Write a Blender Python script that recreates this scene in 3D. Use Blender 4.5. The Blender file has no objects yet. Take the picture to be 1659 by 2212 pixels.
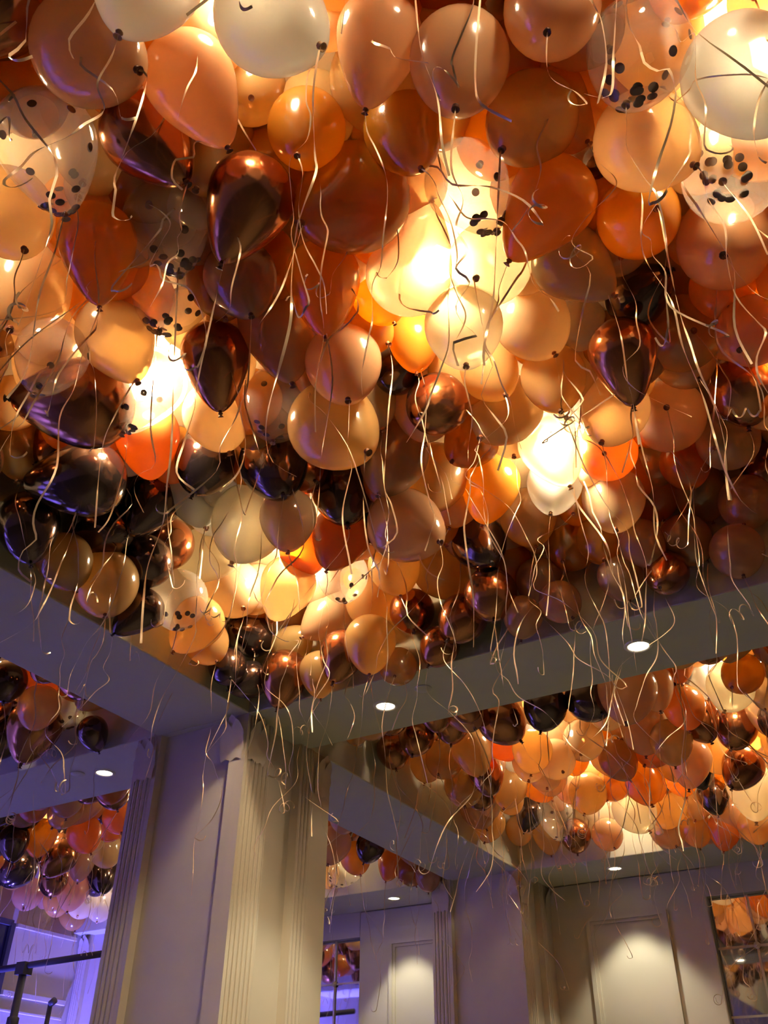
import bpy, bmesh, math, random
from mathutils import Vector, Matrix, Quaternion
random.seed(11)
S = bpy.context.scene
COL = S.collection
# ------------------------------------------------------------------ camera
EYE = 1.5                                   # eye height; all heights below are metres above the floor
CAM_PITCH, CAM_ROLL, CAM_YAW = (math.radians(v) for v in (36.1117, 0.4773, -30.6772))
_f = Vector((math.sin(CAM_YAW)*math.cos(CAM_PITCH), math.cos(CAM_YAW)*math.cos(CAM_PITCH), math.sin(CAM_PITCH)))
_r0 = Vector((math.cos(CAM_YAW), -math.sin(CAM_YAW), 0)); _u0 = _r0.cross(_f)
_r = _r0*math.cos(CAM_ROLL) + _u0*math.sin(CAM_ROLL); _u = _u0*math.cos(CAM_ROLL) - _r0*math.sin(CAM_ROLL)
cam = bpy.data.cameras.new('camera'); camo = bpy.data.objects.new('camera', cam); COL.objects.link(camo)
cam.sensor_fit = 'HORIZONTAL'; cam.sensor_width = 36; cam.lens = 36*1950/1659; cam.clip_start = .05; cam.clip_end = 100
camo.matrix_world = Matrix(((_r.x, _u.x, -_f.x, 0), (_r.y, _u.y, -_f.y, 0), (_r.z, _u.z, -_f.z, EYE), (0, 0, 0, 1)))
S.camera = camo
# ------------------------------------------------------------------ world, exposure
w = bpy.data.worlds.new('world'); S.world = w; w.use_nodes = True
w.node_tree.nodes['Background'].inputs[0].default_value = (.05, .035, .03, 1); w.node_tree.nodes['Background'].inputs[1].default_value = .15
S.view_settings.view_transform = 'Standard'; S.view_settings.look = 'None'; S.view_settings.gamma = 1
S.view_settings.exposure = EXPOSURE = 0.0
S.view_settings.use_curve_mapping = False
S.cycles.max_bounces = 8; S.cycles.diffuse_bounces = 5; S.cycles.glossy_bounces = 3; S.cycles.transmission_bounces = 6; S.cycles.transparent_max_bounces = 10; S.cycles.adaptive_threshold = .04
S.cycles.caustics_reflective = False; S.cycles.caustics_refractive = False; S.cycles.blur_glossy = 1; S.cycles.use_light_tree = False
S.cycles.sample_clamp_indirect = 14
BULB = 460; DOWN_SPOT = 85; UPLIGHT = 2500      # radiance of the warm bulbs, watts of each downlight and violet uplight
# ------------------------------------------------------------------ layout tables (metres, heights relative to the eye)
# balloon: x, y, z, radius, axis towards the knot, colour code, shape, knot in view, bay, label
IND = [
 (-1.221, 0.6, 2.24, 0.14, 0.7, 0.29, -0.65, 'M', 1, 1, 1, 'rose brown balloon, nearest one left of the cream balloon at top'),
 (-0.043, 1.289, 2.24, 0.133, -0.32, 0.01, -0.95, 'T', 1, 1, 1, 'clear confetti balloon, nearest one left of the upper right cream balloon'),
 (-0.438, 1.089, 2.24, 0.13, -0.11, 0.02, -0.99, 'M', 1, 1, 1, 'rose brown balloon, second nearest one right of the cream balloon at top'),
 (-0.907, 1.341, 2.327, 0.167, -0.42, -0.48, -0.77, 'A', 1, 1, 1, 'amber balloon, nearest one upper left of the brightest lamp glow'),
 (-1.503, 0.726, 2.24, 0.144, 0.08, 0.47, -0.88, 'T', 2, 1, 1, 'clear confetti balloon, second nearest one lower left of the cream balloon at top'),
 (0.16, 1.471, 2.24, 0.146, 0.15, 0.31, -0.94, 'W', 1, 0, 1, 'cream white balloon, nearest one right of the upper right cream balloon'),
 (-1.084, 0.813, 2.311, 0.127, 0.16, 0.69, -0.7, 'M', 2, 1, 1, 'rose brown balloon, nearest one lower left of the cream balloon at top'),
 (-0.103, 1.531, 2.24, 0.137, 0.49, 0.06, -0.87, 'P', 1, 1, 1, 'peach balloon, nearest one lower left of the upper right cream balloon'),
 (-0.783, 0.765, 2.24, 0.137, 0.59, 0.3, -0.75, 'W', 1, 1, 1, 'cream white balloon, nearest one upper left of the brightest lamp glow'),
 (-0.357, 1.379, 2.34, 0.13, -0.4, -0.3, -0.87, 'B', 1, 1, 1, 'tan balloon, nearest one upper right of the brightest lamp glow'),
 (-1.13, 1.142, 2.24, 0.131, -0.62, 0.26, -0.74, 'C', 2, 1, 1, 'copper chrome balloon, nearest one below the cream balloon at top'),
 (0.078, 1.819, 2.332, 0.144, -0.17, -0.56, -0.81, 'T', 0, 1, 1, 'clear confetti balloon, nearest one below the upper right cream balloon'),
 (-0.391, 1.58, 2.24, 0.132, -0.74, 0.13, -0.66, 'A', 2, 1, 1, 'amber balloon, nearest one upper right of the brightest lamp glow'),
 (-0.598, 1.473, 2.34, 0.13, 0.26, 0.26, -0.93, 'T', 2, 1, 1, 'clear confetti balloon, nearest one upper right of the brightest lamp glow'),
 (-0.609, 0.98, 2.338, 0.116, -0.45, 0.41, -0.79, 'M', 2, 1, 1, 'rose brown balloon, nearest one right of the cream balloon at top'),
 (-1.448, 1.128, 2.346, 0.139, 0.15, 0.27, -0.95, 'T', 2, 1, 1, 'clear confetti balloon, second nearest one above the lamp-lit confetti balloon'),
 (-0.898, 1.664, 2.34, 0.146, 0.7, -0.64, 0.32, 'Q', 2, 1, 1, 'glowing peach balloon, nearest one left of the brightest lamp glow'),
 (0.01, 2.07, 2.356, 0.159, -0.09, -0.54, -0.84, 'M', 1, 0, 1, 'rose brown balloon, nearest one below the upper right cream balloon'),
 (-1.432, 2.045, 2.205, 0.17, 0.63, -0.01, -0.78, 'B', 1, 1, 1, 'tan balloon, nearest one above the lamp glow over the column'),
 (-2.175, 1.531, 2.251, 0.177, -0.84, -0.53, 0.04, 'C', 2, 1, 1, 'copper chrome balloon, nearest one left of the lamp-lit confetti balloon'),
 (-1.307, 0.879, 2.341, 0.13, 0.41, 0.51, -0.75, 'C', 2, 1, 1, 'copper chrome balloon, nearest one lower left of the cream balloon at top'),
 (-0.916, 1.1, 2.356, 0.114, -0.0, -0.16, -0.99, 'A', 1, 0, 1, 'amber balloon, nearest one below the cream balloon at top'),
 (-1.616, 1.03, 2.234, 0.122, -0.26, 0.53, -0.81, 'A', 2, 1, 1, 'amber balloon, second nearest one above the lamp-lit confetti balloon'),
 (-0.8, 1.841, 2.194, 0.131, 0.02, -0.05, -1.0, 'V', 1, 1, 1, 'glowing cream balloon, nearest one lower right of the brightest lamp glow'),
 (-0.678, 1.23, 2.332, 0.113, 0.21, 0.22, -0.95, 'A', 1, 1, 1, 'amber balloon, nearest one above the brightest lamp glow'),
 (-0.191, 1.092, 2.254, 0.118, -0.11, -0.19, -0.98, 'M', 0, 1, 1, 'rose brown balloon, second nearest one left of the upper right cream balloon'),
 (-2.486, 1.843, 2.232, 0.163, -0.88, -0.47, -0.06, 'K', 2, 1, 1, 'dark bronze chrome balloon, nearest one lower left of the lamp-lit confetti balloon'),
 (-1.266, 1.849, 2.27, 0.139, 0.16, -0.05, -0.99, 'M', 1, 1, 1, 'rose brown balloon, nearest one lower left of the brightest lamp glow'),
 (-0.2, 1.837, 2.34, 0.126, 0.4, -0.58, -0.71, 'A', 0, 1, 1, 'amber balloon, second nearest one lower left of the upper right cream balloon'),
 (-1.162, 1.555, 2.34, 0.13, -0.11, 0.33, -0.94, 'A', 2, 1, 1, 'amber balloon, nearest one left of the brightest lamp glow'),
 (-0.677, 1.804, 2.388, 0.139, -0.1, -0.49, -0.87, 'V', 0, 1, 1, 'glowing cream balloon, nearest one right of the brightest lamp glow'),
 (-1.935, 1.408, 2.36, 0.143, 0.35, 0.31, -0.88, 'P', 2, 1, 1, 'peach balloon, nearest one upper left of the lamp-lit confetti balloon'),
 (-1.512, 2.723, 2.202, 0.164, 0.74, -0.1, -0.67, 'M', 1, 0, 1, 'rose brown balloon, nearest one right of the lamp glow over the column'),
 (-2.071, 1.281, 2.224, 0.125, -0.14, -0.02, -0.99, 'T', 1, 1, 1, 'clear confetti balloon, nearest one left of the lamp-lit confetti balloon'),
 (-1.395, 1.421, 2.353, 0.124, 0.21, 0.19, -0.96, 'M', 1, 1, 1, 'rose brown balloon, nearest one upper right of the lamp-lit confetti balloon'),
 (-2.112, 1.143, 2.449, 0.156, 0.03, -0.05, -1.0, 'P', 1, 1, 1, 'peach balloon, second nearest one upper left of the lamp-lit confetti balloon'),
 (-1.688, 1.403, 2.44, 0.143, -0.04, -0.05, -1.0, 'T', 1, 1, 1, 'clear confetti balloon, nearest one above the lamp-lit confetti balloon'),
 (-0.403, 2.255, 2.24, 0.121, -0.12, 0.6, -0.79, 'C', 2, 1, 1, 'copper chrome balloon, nearest one upper right of the right-hand lamp glow'),
 (-1.681, 1.649, 2.34, 0.13, -0.22, 0.55, -0.8, 'C', 2, 1, 1, 'copper chrome balloon, nearest one right of the lamp-lit confetti balloon'),
 (-0.44, 1.891, 2.34, 0.125, 0.51, 0.26, -0.82, 'P', 2, 1, 1, 'peach balloon, second nearest one right of the brightest lamp glow'),
 (-1.46, 1.706, 2.441, 0.149, 0.03, 0.44, -0.9, 'M', 2, 1, 1, 'rose brown balloon, second nearest one upper right of the lamp-lit confetti balloon'),
 (-0.669, 2.15, 2.44, 0.135, 0.31, 0.25, -0.92, 'P', 0, 0, 1, 'peach balloon, nearest one lower right of the brightest lamp glow'),
 (-0.227, 2.515, 2.483, 0.144, 0.26, -0.67, -0.7, 'B', 0, 1, 1, 'tan balloon, nearest one upper right of the right-hand lamp glow'),
 (-0.543, 2.627, 2.34, 0.134, -0.3, -0.27, -0.91, 'P', 1, 1, 1, 'peach balloon, nearest one upper right of the right-hand lamp glow'),
 (-1.844, 0.864, 2.34, 0.14, 0.4, 0.21, -0.89, 'P', 1, 1, 1, 'peach balloon, third nearest one upper left of the lamp-lit confetti balloon'),
 (-0.391, 2.881, 2.44, 0.148, 0.11, -0.86, -0.5, 'M', 0, 1, 1, 'rose brown balloon, nearest one right of the right-hand lamp glow'),
 (-1.99, 1.641, 2.347, 0.144, -0.29, -0.05, -0.95, 'T', 2, 1, 1, 'clear confetti balloon, nearest one upper left of the lamp glow over the column'),
 (-1.881, 2.27, 2.365, 0.148, 0.35, -0.03, -0.94, 'K', 1, 0, 1, 'dark bronze chrome balloon, nearest one above the lamp glow over the column'),
 (-1.458, 2.532, 2.423, 0.152, -0.23, -0.15, -0.96, 'M', 1, 1, 1, 'rose brown balloon, nearest one upper right of the lamp glow over the column'),
 (-0.679, 2.348, 2.34, 0.123, 0.06, -0.04, -1.0, 'B', 1, 1, 1, 'tan balloon, nearest one above the right-hand lamp glow'),
 (-1.112, 2.263, 2.34, 0.122, -0.15, -0.62, -0.77, 'C', 0, 1, 1, 'copper chrome balloon, nearest one left of the right-hand lamp glow'),
 (-2.826, 1.874, 2.155, 0.134, 0.1, 0.29, -0.95, 'K', 1, 0, 1, 'dark bronze chrome balloon, second nearest one lower left of the lamp-lit confetti balloon'),
 (-2.17, 2.496, 2.319, 0.172, -0.41, 0.05, -0.91, 'V', 0, 0, 1, 'glowing cream balloon, nearest one upper left of the lamp glow over the column'),
 (-0.004, 2.447, 2.31, 0.123, -0.35, -0.45, -0.82, 'M', 0, 0, 1, 'rose brown balloon, second nearest one upper right of the right-hand lamp glow'),
 (-0.837, 2.719, 2.356, 0.134, 0.16, 0.42, -0.89, 'V', 1, 0, 1, 'glowing cream balloon, second nearest one lower right of the brightest lamp glow'),
 (-1.7, 2.039, 2.44, 0.146, -0.12, 0.11, -0.99, 'T', 0, 0, 1, 'clear confetti balloon, second nearest one right of the lamp-lit confetti balloon'),
 (-2.828, 2.334, 2.115, 0.149, 0.21, 0.03, -0.98, 'B', 0, 0, 1, 'tan balloon, nearest one left of the lamp glow over the column'),
 (-0.095, 2.86, 2.44, 0.135, -0.19, 0.59, -0.79, 'C', 0, 0, 1, 'copper chrome balloon, nearest one right of the right-hand lamp glow'),
 (-1.952, 1.971, 2.44, 0.137, 0.06, 0.56, -0.83, 'P', 0, 0, 1, 'peach balloon, nearest one lower right of the lamp-lit confetti balloon'),
 (-0.742, 3.209, 2.37, 0.141, 0.0, -0.26, -0.96, 'P', 1, 1, 1, 'peach balloon, nearest one lower right of the right-hand lamp glow'),
 (-0.969, 0.537, 2.24, 0.134, -0.36, 0.12, -0.93, 'W', 1, 0, 1, 'cream white balloon, nearest one left of the cream balloon at top'),
 (-0.933, 2.525, 2.438, 0.143, -0.45, -0.38, -0.8, 'P', 1, 1, 1, 'peach balloon, second nearest one upper left of the right-hand lamp glow'),
 (-0.322, 2.286, 2.51, 0.112, 0.89, -0.43, -0.13, 'K', 1, 1, 1, 'dark bronze chrome balloon, nearest one upper right of the right-hand lamp glow'),
 (-0.224, 3.146, 2.44, 0.13, -0.28, -0.7, -0.66, 'P', 0, 1, 1, 'peach balloon, nearest one right of the right-hand lamp glow'),
 (-2.173, 2.18, 2.44, 0.138, -0.56, 0.22, -0.8, 'K', 0, 0, 1, 'dark bronze chrome balloon, nearest one lower right of the lamp-lit confetti balloon'),
 (-1.932, 2.461, 2.23, 0.125, 0.07, 0.01, -1.0, 'P', 1, 1, 1, 'peach balloon, nearest one above the lamp glow over the column'),
 (-1.194, 2.928, 2.44, 0.134, -0.43, 0.34, -0.84, 'A', 1, 0, 1, 'amber balloon, nearest one lower left of the right-hand lamp glow'),
 (-2.73, 2.695, 2.183, 0.145, 0.35, -0.24, -0.91, 'T', 1, 0, 1, 'clear confetti balloon, nearest one left of the lamp glow over the column'),
 (-2.28, 1.928, 2.44, 0.137, -0.25, 0.59, -0.76, 'R', 1, 0, 1, 'burnt orange balloon, nearest one below the lamp-lit confetti balloon'),
 (-0.332, 3.466, 2.112, 0.113, 0.01, -0.15, -0.99, 'M', 0, 0, 1, 'rose brown balloon, second nearest one upper right of the rightmost near downlight'),
 (-1.803, 2.677, 2.467, 0.144, 0.02, 0.26, -0.97, 'K', 0, 0, 1, 'dark bronze chrome balloon, nearest one upper right of the lamp glow over the column'),
 (-1.416, 3.272, 2.406, 0.136, 0.4, -0.27, -0.87, 'K', 1, 0, 1, 'dark bronze chrome balloon, nearest one lower left of the right-hand lamp glow'),
 (-2.552, 2.277, 2.44, 0.138, -0.42, -0.16, -0.89, 'K', 2, 1, 1, 'dark bronze chrome balloon, nearest one below the lamp-lit confetti balloon'),
 (-2.837, 2.103, 2.106, 0.119, 0.17, 0.51, -0.85, 'B', 0, 0, 1, 'tan balloon, second nearest one lower left of the lamp-lit confetti balloon'),
 (-2.301, 2.975, 2.286, 0.139, -0.48, 0.11, -0.87, 'P', 1, 0, 1, 'peach balloon, nearest one below the lamp glow over the column'),
 (-1.254, 1.085, 2.506, 0.134, -0.17, -0.05, -0.98, 'B', 1, 0, 1, 'tan balloon, nearest one lower left of the cream balloon at top'),
 (-0.244, 3.463, 2.332, 0.119, -0.21, -0.3, -0.93, 'M', 0, 0, 1, 'rose brown balloon, third nearest one upper right of the rightmost near downlight'),
 (-1.182, 4.638, 2.15, 0.168, -0.06, -0.35, -0.94, 'M', 1, 0, 2, 'rose brown balloon, second nearest one below the rightmost near downlight'),
 (-2.084, 3.391, 2.113, 0.133, 0.02, -0.05, -1.0, 'B', 1, 0, 1, 'tan balloon, second nearest one above the downlight beside the column'),
 (-0.907, 2.291, 2.44, 0.119, 0.35, -0.03, -0.93, 'B', 1, 1, 1, 'tan balloon, nearest one upper left of the right-hand lamp glow'),
 (-1.96, 2.911, 2.421, 0.144, -0.27, -0.13, -0.95, 'R', 1, 0, 1, 'burnt orange balloon, nearest one right of the lamp glow over the column'),
 (-1.421, 3.379, 2.183, 0.126, 0.07, -0.06, -1.0, 'C', 0, 0, 1, 'copper chrome balloon, third nearest one upper right of the downlight beside the column'),
 (-2.728, 3.072, 2.44, 0.154, 0.54, -0.14, -0.83, 'P', 0, 0, 1, 'peach balloon, second nearest one lower left of the lamp glow over the column'),
 (-1.391, 2.782, 2.457, 0.152, -0.11, -0.26, -0.96, 'B', 1, 1, 1, 'tan balloon, nearest one left of the right-hand lamp glow'),
 (-2.823, 2.223, 2.339, 0.155, 0.94, 0.02, -0.35, 'K', 1, 1, 1, 'dark bronze chrome balloon, second nearest one below the lamp-lit confetti balloon'),
 (-0.701, 1.138, 2.476, 0.142, 0.14, 0.73, -0.67, 'B', 0, 0, 1, 'tan balloon, second nearest one lower right of the cream balloon at top'),
 (-0.677, 2.971, 2.44, 0.128, 0.09, -0.75, -0.65, 'R', 0, 1, 1, 'burnt orange balloon, nearest one right of the right-hand lamp glow'),
 (-1.149, 3.234, 2.44, 0.132, 0.08, 0.2, -0.98, 'B', 0, 0, 1, 'tan balloon, nearest one below the right-hand lamp glow'),
 (-1.711, 3.449, 2.446, 0.144, 0.39, 0.54, -0.75, 'B', 0, 0, 1, 'tan balloon, fifth nearest one above the downlight beside the column'),
 (-1.055, 0.995, 2.537, 0.108, 0.29, -0.19, -0.94, 'B', 0, 0, 1, 'tan balloon, nearest one below the cream balloon at top'),
 (-2.767, 2.479, 2.283, 0.134, -0.9, -0.2, -0.39, 'K', 2, 1, 1, 'dark bronze chrome balloon, nearest one left of the lamp glow over the column'),
 (-2.652, 3.463, 2.097, 0.134, -0.19, 0.03, -0.98, 'C', 1, 0, 1, 'copper chrome balloon, nearest one left of the downlight beside the column'),
 (-0.951, 3.068, 2.44, 0.126, -0.13, -0.19, -0.97, 'W', 1, 1, 1, 'cream white balloon, nearest one below the right-hand lamp glow'),
 (-0.527, 3.476, 2.242, 0.114, 0.47, 0.25, -0.85, 'M', 0, 0, 1, 'rose brown balloon, nearest one upper right of the rightmost near downlight'),
 (-1.105, 2.074, 2.508, 0.1, -0.07, 0.23, -0.97, 'A', 1, 0, 1, 'amber balloon, nearest one below the brightest lamp glow'),
 (-0.628, 3.439, 2.079, 0.099, -0.15, -0.62, -0.77, 'C', 1, 0, 1, 'copper chrome balloon, nearest one above the rightmost near downlight'),
 (-1.136, 2.623, 2.442, 0.119, -0.36, -0.43, -0.83, 'A', 1, 1, 1, 'amber balloon, nearest one left of the right-hand lamp glow'),
 (-2.164, 3.241, 2.438, 0.136, 0.24, -0.26, -0.93, 'T', 1, 0, 1, 'clear confetti balloon, nearest one right of the lamp glow over the column'),
 (-1.373, 0.425, 2.317, 0.116, -0.55, 0.04, -0.83, 'C', 1, 0, 1, 'copper chrome balloon, nearest one left of the cream balloon at top'),
 (-1.891, 3.471, 2.268, 0.116, 0.17, -0.2, -0.96, 'C', 0, 0, 1, 'copper chrome balloon, nearest one above the downlight beside the column'),
 (-4.44, 3.378, 2.147, 0.167, -0.38, 0.15, -0.91, 'C', 1, 0, 1, 'copper chrome balloon, nearest one upper left of the leftmost downlight'),
 (-0.695, 3.376, 2.223, 0.105, 0.36, -0.03, -0.93, 'M', 1, 0, 1, 'rose brown balloon, second nearest one above the rightmost near downlight'),
 (-2.678, 1.561, 2.51, 0.113, -0.36, -0.27, -0.89, 'B', 0, 0, 1, 'tan balloon, nearest one left of the lamp-lit confetti balloon'),
 (-1.605, 3.454, 2.14, 0.12, -0.47, -0.28, -0.84, 'C', 0, 0, 1, 'copper chrome balloon, second nearest one upper right of the downlight beside the column'),
 (-0.828, 3.451, 2.132, 0.102, 0.14, 0.19, -0.97, 'M', 0, 0, 1, 'rose brown balloon, nearest one above the rightmost near downlight'),
 (-0.42, 3.235, 2.46, 0.109, 0.04, 0.08, -1.0, 'R', 0, 0, 1, 'burnt orange balloon, second nearest one right of the right-hand lamp glow'),
 (-4.225, 3.211, 2.17, 0.124, -0.32, 0.11, -0.94, 'B', 0, 0, 1, 'tan balloon, nearest one upper left of the leftmost downlight'),
 (-2.728, 2.818, 2.502, 0.145, 0.92, 0.19, -0.35, 'V', 2, 1, 1, 'glowing cream balloon, nearest one left of the lamp glow over the column'),
 (-0.417, 3.459, 2.453, 0.124, 0.05, 0.77, -0.63, 'B', 0, 0, 1, 'tan balloon, second nearest one right of the right-hand lamp glow'),
 (-0.605, 4.874, 2.209, 0.116, -0.32, -0.66, -0.68, 'A', 1, 1, 2, 'amber balloon, nearest one right of the rightmost near downlight'),
 (-2.846, 3.4, 2.354, 0.126, -0.1, -0.99, -0.09, 'K', 1, 1, 1, 'dark bronze chrome balloon, nearest one lower left of the lamp glow over the column'),
 (-0.886, 6.071, 2.129, 0.138, -0.45, -0.38, -0.81, 'C', 1, 0, 2, "copper chrome balloon, nearest one right of the far bay's brightest lamp"),
 (-1.976, 4.713, 2.17, 0.143, 0.52, 0.43, -0.74, 'C', 0, 0, 2, 'copper chrome balloon, second nearest one right of the downlight beside the column'),
 (-1.118, 3.456, 2.089, 0.097, 0.45, -0.15, -0.88, 'M', 0, 0, 1, 'rose brown balloon, nearest one upper left of the rightmost near downlight'),
 (-1.167, 5.423, 2.129, 0.13, -0.12, 0.42, -0.9, 'B', 0, 0, 2, "tan balloon, nearest one upper right of the far bay's brightest lamp"),
 (-2.822, 1.724, 2.47, 0.117, -0.07, 0.28, -0.96, 'B', 1, 0, 1, 'tan balloon, nearest one lower left of the lamp-lit confetti balloon'),
 (-0.546, 2.307, 2.51, 0.102, -0.48, -0.42, -0.77, 'W', 0, 0, 1, 'cream white balloon, second nearest one above the right-hand lamp glow'),
 (-1.01, 5.213, 2.24, 0.126, -0.0, 0.15, -0.99, 'R', 0, 0, 2, 'burnt orange balloon, nearest one lower right of the rightmost near downlight'),
 (-1.03, 3.466, 2.382, 0.13, -0.17, -0.52, -0.84, 'A', 0, 0, 1, 'amber balloon, nearest one below the right-hand lamp glow'),
 (-1.887, 3.287, 2.434, 0.134, 0.06, 0.27, -0.96, 'B', 0, 0, 1, 'tan balloon, nearest one right of the lamp glow over the column'),
 (-2.824, 2.566, 2.087, 0.107, -0.48, -0.37, -0.79, 'K', 2, 1, 1, 'dark bronze chrome balloon, second nearest one left of the lamp glow over the column'),
 (-2.774, 2.896, 2.168, 0.132, -0.51, -0.22, -0.83, 'B', 1, 0, 1, 'tan balloon, nearest one lower left of the lamp glow over the column'),
 (-1.97, 5.169, 2.138, 0.128, -0.34, 0.49, -0.8, 'B', 0, 0, 2, "tan balloon, nearest one upper left of the far bay's brightest lamp"),
 (-2.372, 3.456, 2.384, 0.137, -0.47, -0.47, -0.75, 'M', 2, 1, 1, 'rose brown balloon, nearest one lower right of the lamp glow over the column'),
 (-1.213, 3.478, 2.24, 0.113, -0.2, -0.02, -0.98, 'M', 1, 0, 1, 'rose brown balloon, second nearest one upper left of the rightmost near downlight'),
 (-0.864, 3.377, 2.299, 0.114, 0.04, -0.29, -0.96, 'A', 0, 0, 1, 'amber balloon, third nearest one lower right of the right-hand lamp glow'),
 (-2.385, 5.172, 2.219, 0.139, 0.24, -0.0, -0.97, 'B', 1, 0, 2, 'tan balloon, third nearest one lower right of the downlight beside the column'),
 (-1.733, 5.479, 2.261, 0.138, 0.09, -0.7, -0.71, 'P', 1, 0, 2, "peach balloon, nearest one upper left of the far bay's brightest lamp"),
 (-1.97, 6.181, 2.17, 0.138, -0.19, -0.25, -0.95, 'B', 0, 0, 2, "tan balloon, nearest one left of the far bay's brightest lamp"),
 (-1.8, 6.694, 2.17, 0.164, 0.45, -0.05, -0.89, 'V', 0, 0, 2, 'glowing cream balloon, nearest one below the rightmost near downlight'),
 (-1.305, 3.466, 2.074, 0.094, -0.31, 0.35, -0.89, 'M', 0, 0, 1, 'rose brown balloon, nearest one left of the rightmost near downlight'),
 (-2.279, 3.442, 2.122, 0.122, -0.27, -0.06, -0.96, 'C', 1, 0, 1, 'copper chrome balloon, nearest one upper left of the downlight beside the column'),
 (-0.816, 5.68, 2.24, 0.132, -0.34, -0.22, -0.92, 'C', 0, 0, 2, 'copper chrome balloon, second nearest one lower right of the rightmost near downlight'),
 (-1.558, 6.091, 2.17, 0.151, 0.26, -0.19, -0.95, 'A', 1, 0, 2, "amber balloon, nearest one above the far bay's brightest lamp"),
 (-1.671, 4.658, 2.17, 0.128, -0.36, 0.17, -0.92, 'K', 0, 0, 2, 'dark bronze chrome balloon, second nearest one lower left of the rightmost near downlight'),
 (-1.578, 5.667, 2.17, 0.126, 0.29, 0.41, -0.86, 'B', 0, 0, 2, "tan balloon, nearest one above the far bay's brightest lamp"),
 (-1.237, 2.183, 2.512, 0.099, 0.88, -0.41, -0.24, 'K', 1, 1, 1, 'dark bronze chrome balloon, nearest one below the brightest lamp glow'),
 (-1.755, 3.497, 2.05, 0.098, -0.5, -0.13, -0.86, 'C', 0, 0, 1, 'copper chrome balloon, nearest one upper right of the downlight beside the column'),
 (-1.173, 5.89, 2.169, 0.144, -0.2, -0.04, -0.98, 'M', 1, 0, 2, "rose brown balloon, nearest one upper right of the far bay's brightest lamp"),
 (-2.768, 2.602, 2.459, 0.131, -0.21, -0.45, -0.87, 'C', 0, 0, 1, 'copper chrome balloon, nearest one left of the lamp glow over the column'),
 (-1.572, 0.657, 2.454, 0.118, 0.07, 0.4, -0.91, 'A', 0, 0, 1, 'amber balloon, nearest one left of the cream balloon at top'),
 (-0.05, 2.383, 2.497, 0.113, 0.02, -0.2, -0.98, 'B', 0, 0, 1, 'tan balloon, nearest one below the upper right cream balloon'),
 (-2.405, 2.355, 2.495, 0.142, 0.15, 0.42, -0.9, 'W', 1, 0, 1, 'cream white balloon, nearest one lower right of the lamp-lit confetti balloon'),
 (-2.133, 3.464, 2.389, 0.132, -0.08, 0.32, -0.94, 'B', 0, 0, 1, 'tan balloon, nearest one lower right of the lamp glow over the column'),
 (-2.427, 6.735, 2.238, 0.144, 0.04, 0.2, -0.98, 'T', 1, 0, 2, "clear confetti balloon, nearest one left of the far bay's brightest lamp"),
 (-1.429, 4.721, 2.189, 0.138, 0.5, -0.31, -0.81, 'K', 0, 0, 2, 'dark bronze chrome balloon, nearest one lower left of the rightmost near downlight'),
 (-2.004, 3.528, 2.014, 0.096, 0.21, -0.64, -0.74, 'B', 0, 0, 1, 'tan balloon, nearest one above the downlight beside the column'),
 (-0.701, 5.071, 2.244, 0.142, -0.36, -0.19, -0.91, 'V', 0, 0, 2, 'glowing cream balloon, nearest one lower right of the rightmost near downlight'),
 (-7.101, 5.598, 2.17, 0.166, -0.33, -0.51, -0.8, 'K', 0, 0, 2, 'dark bronze chrome balloon, second nearest one lower left of the leftmost downlight'),
 (-2.858, 3.246, 2.102, 0.101, 0.51, -0.34, -0.79, 'K', 0, 0, 1, 'dark bronze chrome balloon, second nearest one lower left of the lamp glow over the column'),
 (-1.339, 5.501, 2.282, 0.153, -0.14, 0.23, -0.96, 'M', 0, 0, 2, "rose brown balloon, nearest one above the far bay's brightest lamp"),
 (-0.301, 1.47, 2.468, 0.121, 0.37, 0.37, -0.85, 'B', 0, 0, 1, 'tan balloon, third nearest one left of the upper right cream balloon'),
 (-2.449, 3.488, 2.079, 0.107, 0.03, 0.11, -0.99, 'B', 1, 0, 1, 'tan balloon, nearest one upper left of the downlight beside the column'),
 (-0.923, 6.552, 2.17, 0.185, -0.15, 0.16, -0.98, 'V', 1, 0, 2, "glowing cream balloon, nearest one right of the far bay's brightest lamp"),
 (-1.899, 5.38, 2.135, 0.13, 0.42, -0.51, -0.75, 'P', 0, 0, 2, "peach balloon, second nearest one upper left of the far bay's brightest lamp"),
 (-2.643, 5.279, 2.24, 0.131, -0.02, -0.57, -0.82, 'B', 0, 0, 2, 'tan balloon, second nearest one lower right of the downlight beside the column'),
 (-5.896, 5.204, 2.2, 0.143, 0.27, 0.4, -0.88, 'R', 0, 0, 2, 'burnt orange balloon, second nearest one below the leftmost downlight'),
 (-2.636, 3.484, 2.273, 0.112, 0.93, -0.34, 0.16, 'B', 1, 1, 1, 'tan balloon, nearest one below the lamp glow over the column'),
 (-1.615, 6.93, 2.235, 0.153, -0.37, 0.53, -0.76, 'B', 0, 0, 2, "tan balloon, nearest one right of the far bay's brightest lamp"),
 (-4.306, 3.013, 2.268, 0.117, 0.09, 0.06, -0.99, 'K', 0, 0, 1, 'dark bronze chrome balloon, nearest one upper left of the leftmost downlight'),
 (-6.49, 5.515, 2.17, 0.152, -0.31, -0.42, -0.85, 'C', 1, 0, 2, 'copper chrome balloon, nearest one lower left of the leftmost downlight'),
 (-2.173, 2.922, 2.434, 0.134, -0.33, 0.21, -0.92, 'R', 0, 0, 1, 'burnt orange balloon, nearest one upper right of the lamp glow over the column'),
 (-2.613, 4.836, 2.24, 0.118, -0.12, -0.22, -0.97, 'C', 0, 0, 2, 'copper chrome balloon, nearest one lower right of the downlight beside the column'),
 (-2.646, 5.575, 2.152, 0.14, 0.13, -0.27, -0.96, 'B', 0, 0, 2, 'tan balloon, fourth nearest one lower right of the downlight beside the column'),
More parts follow.
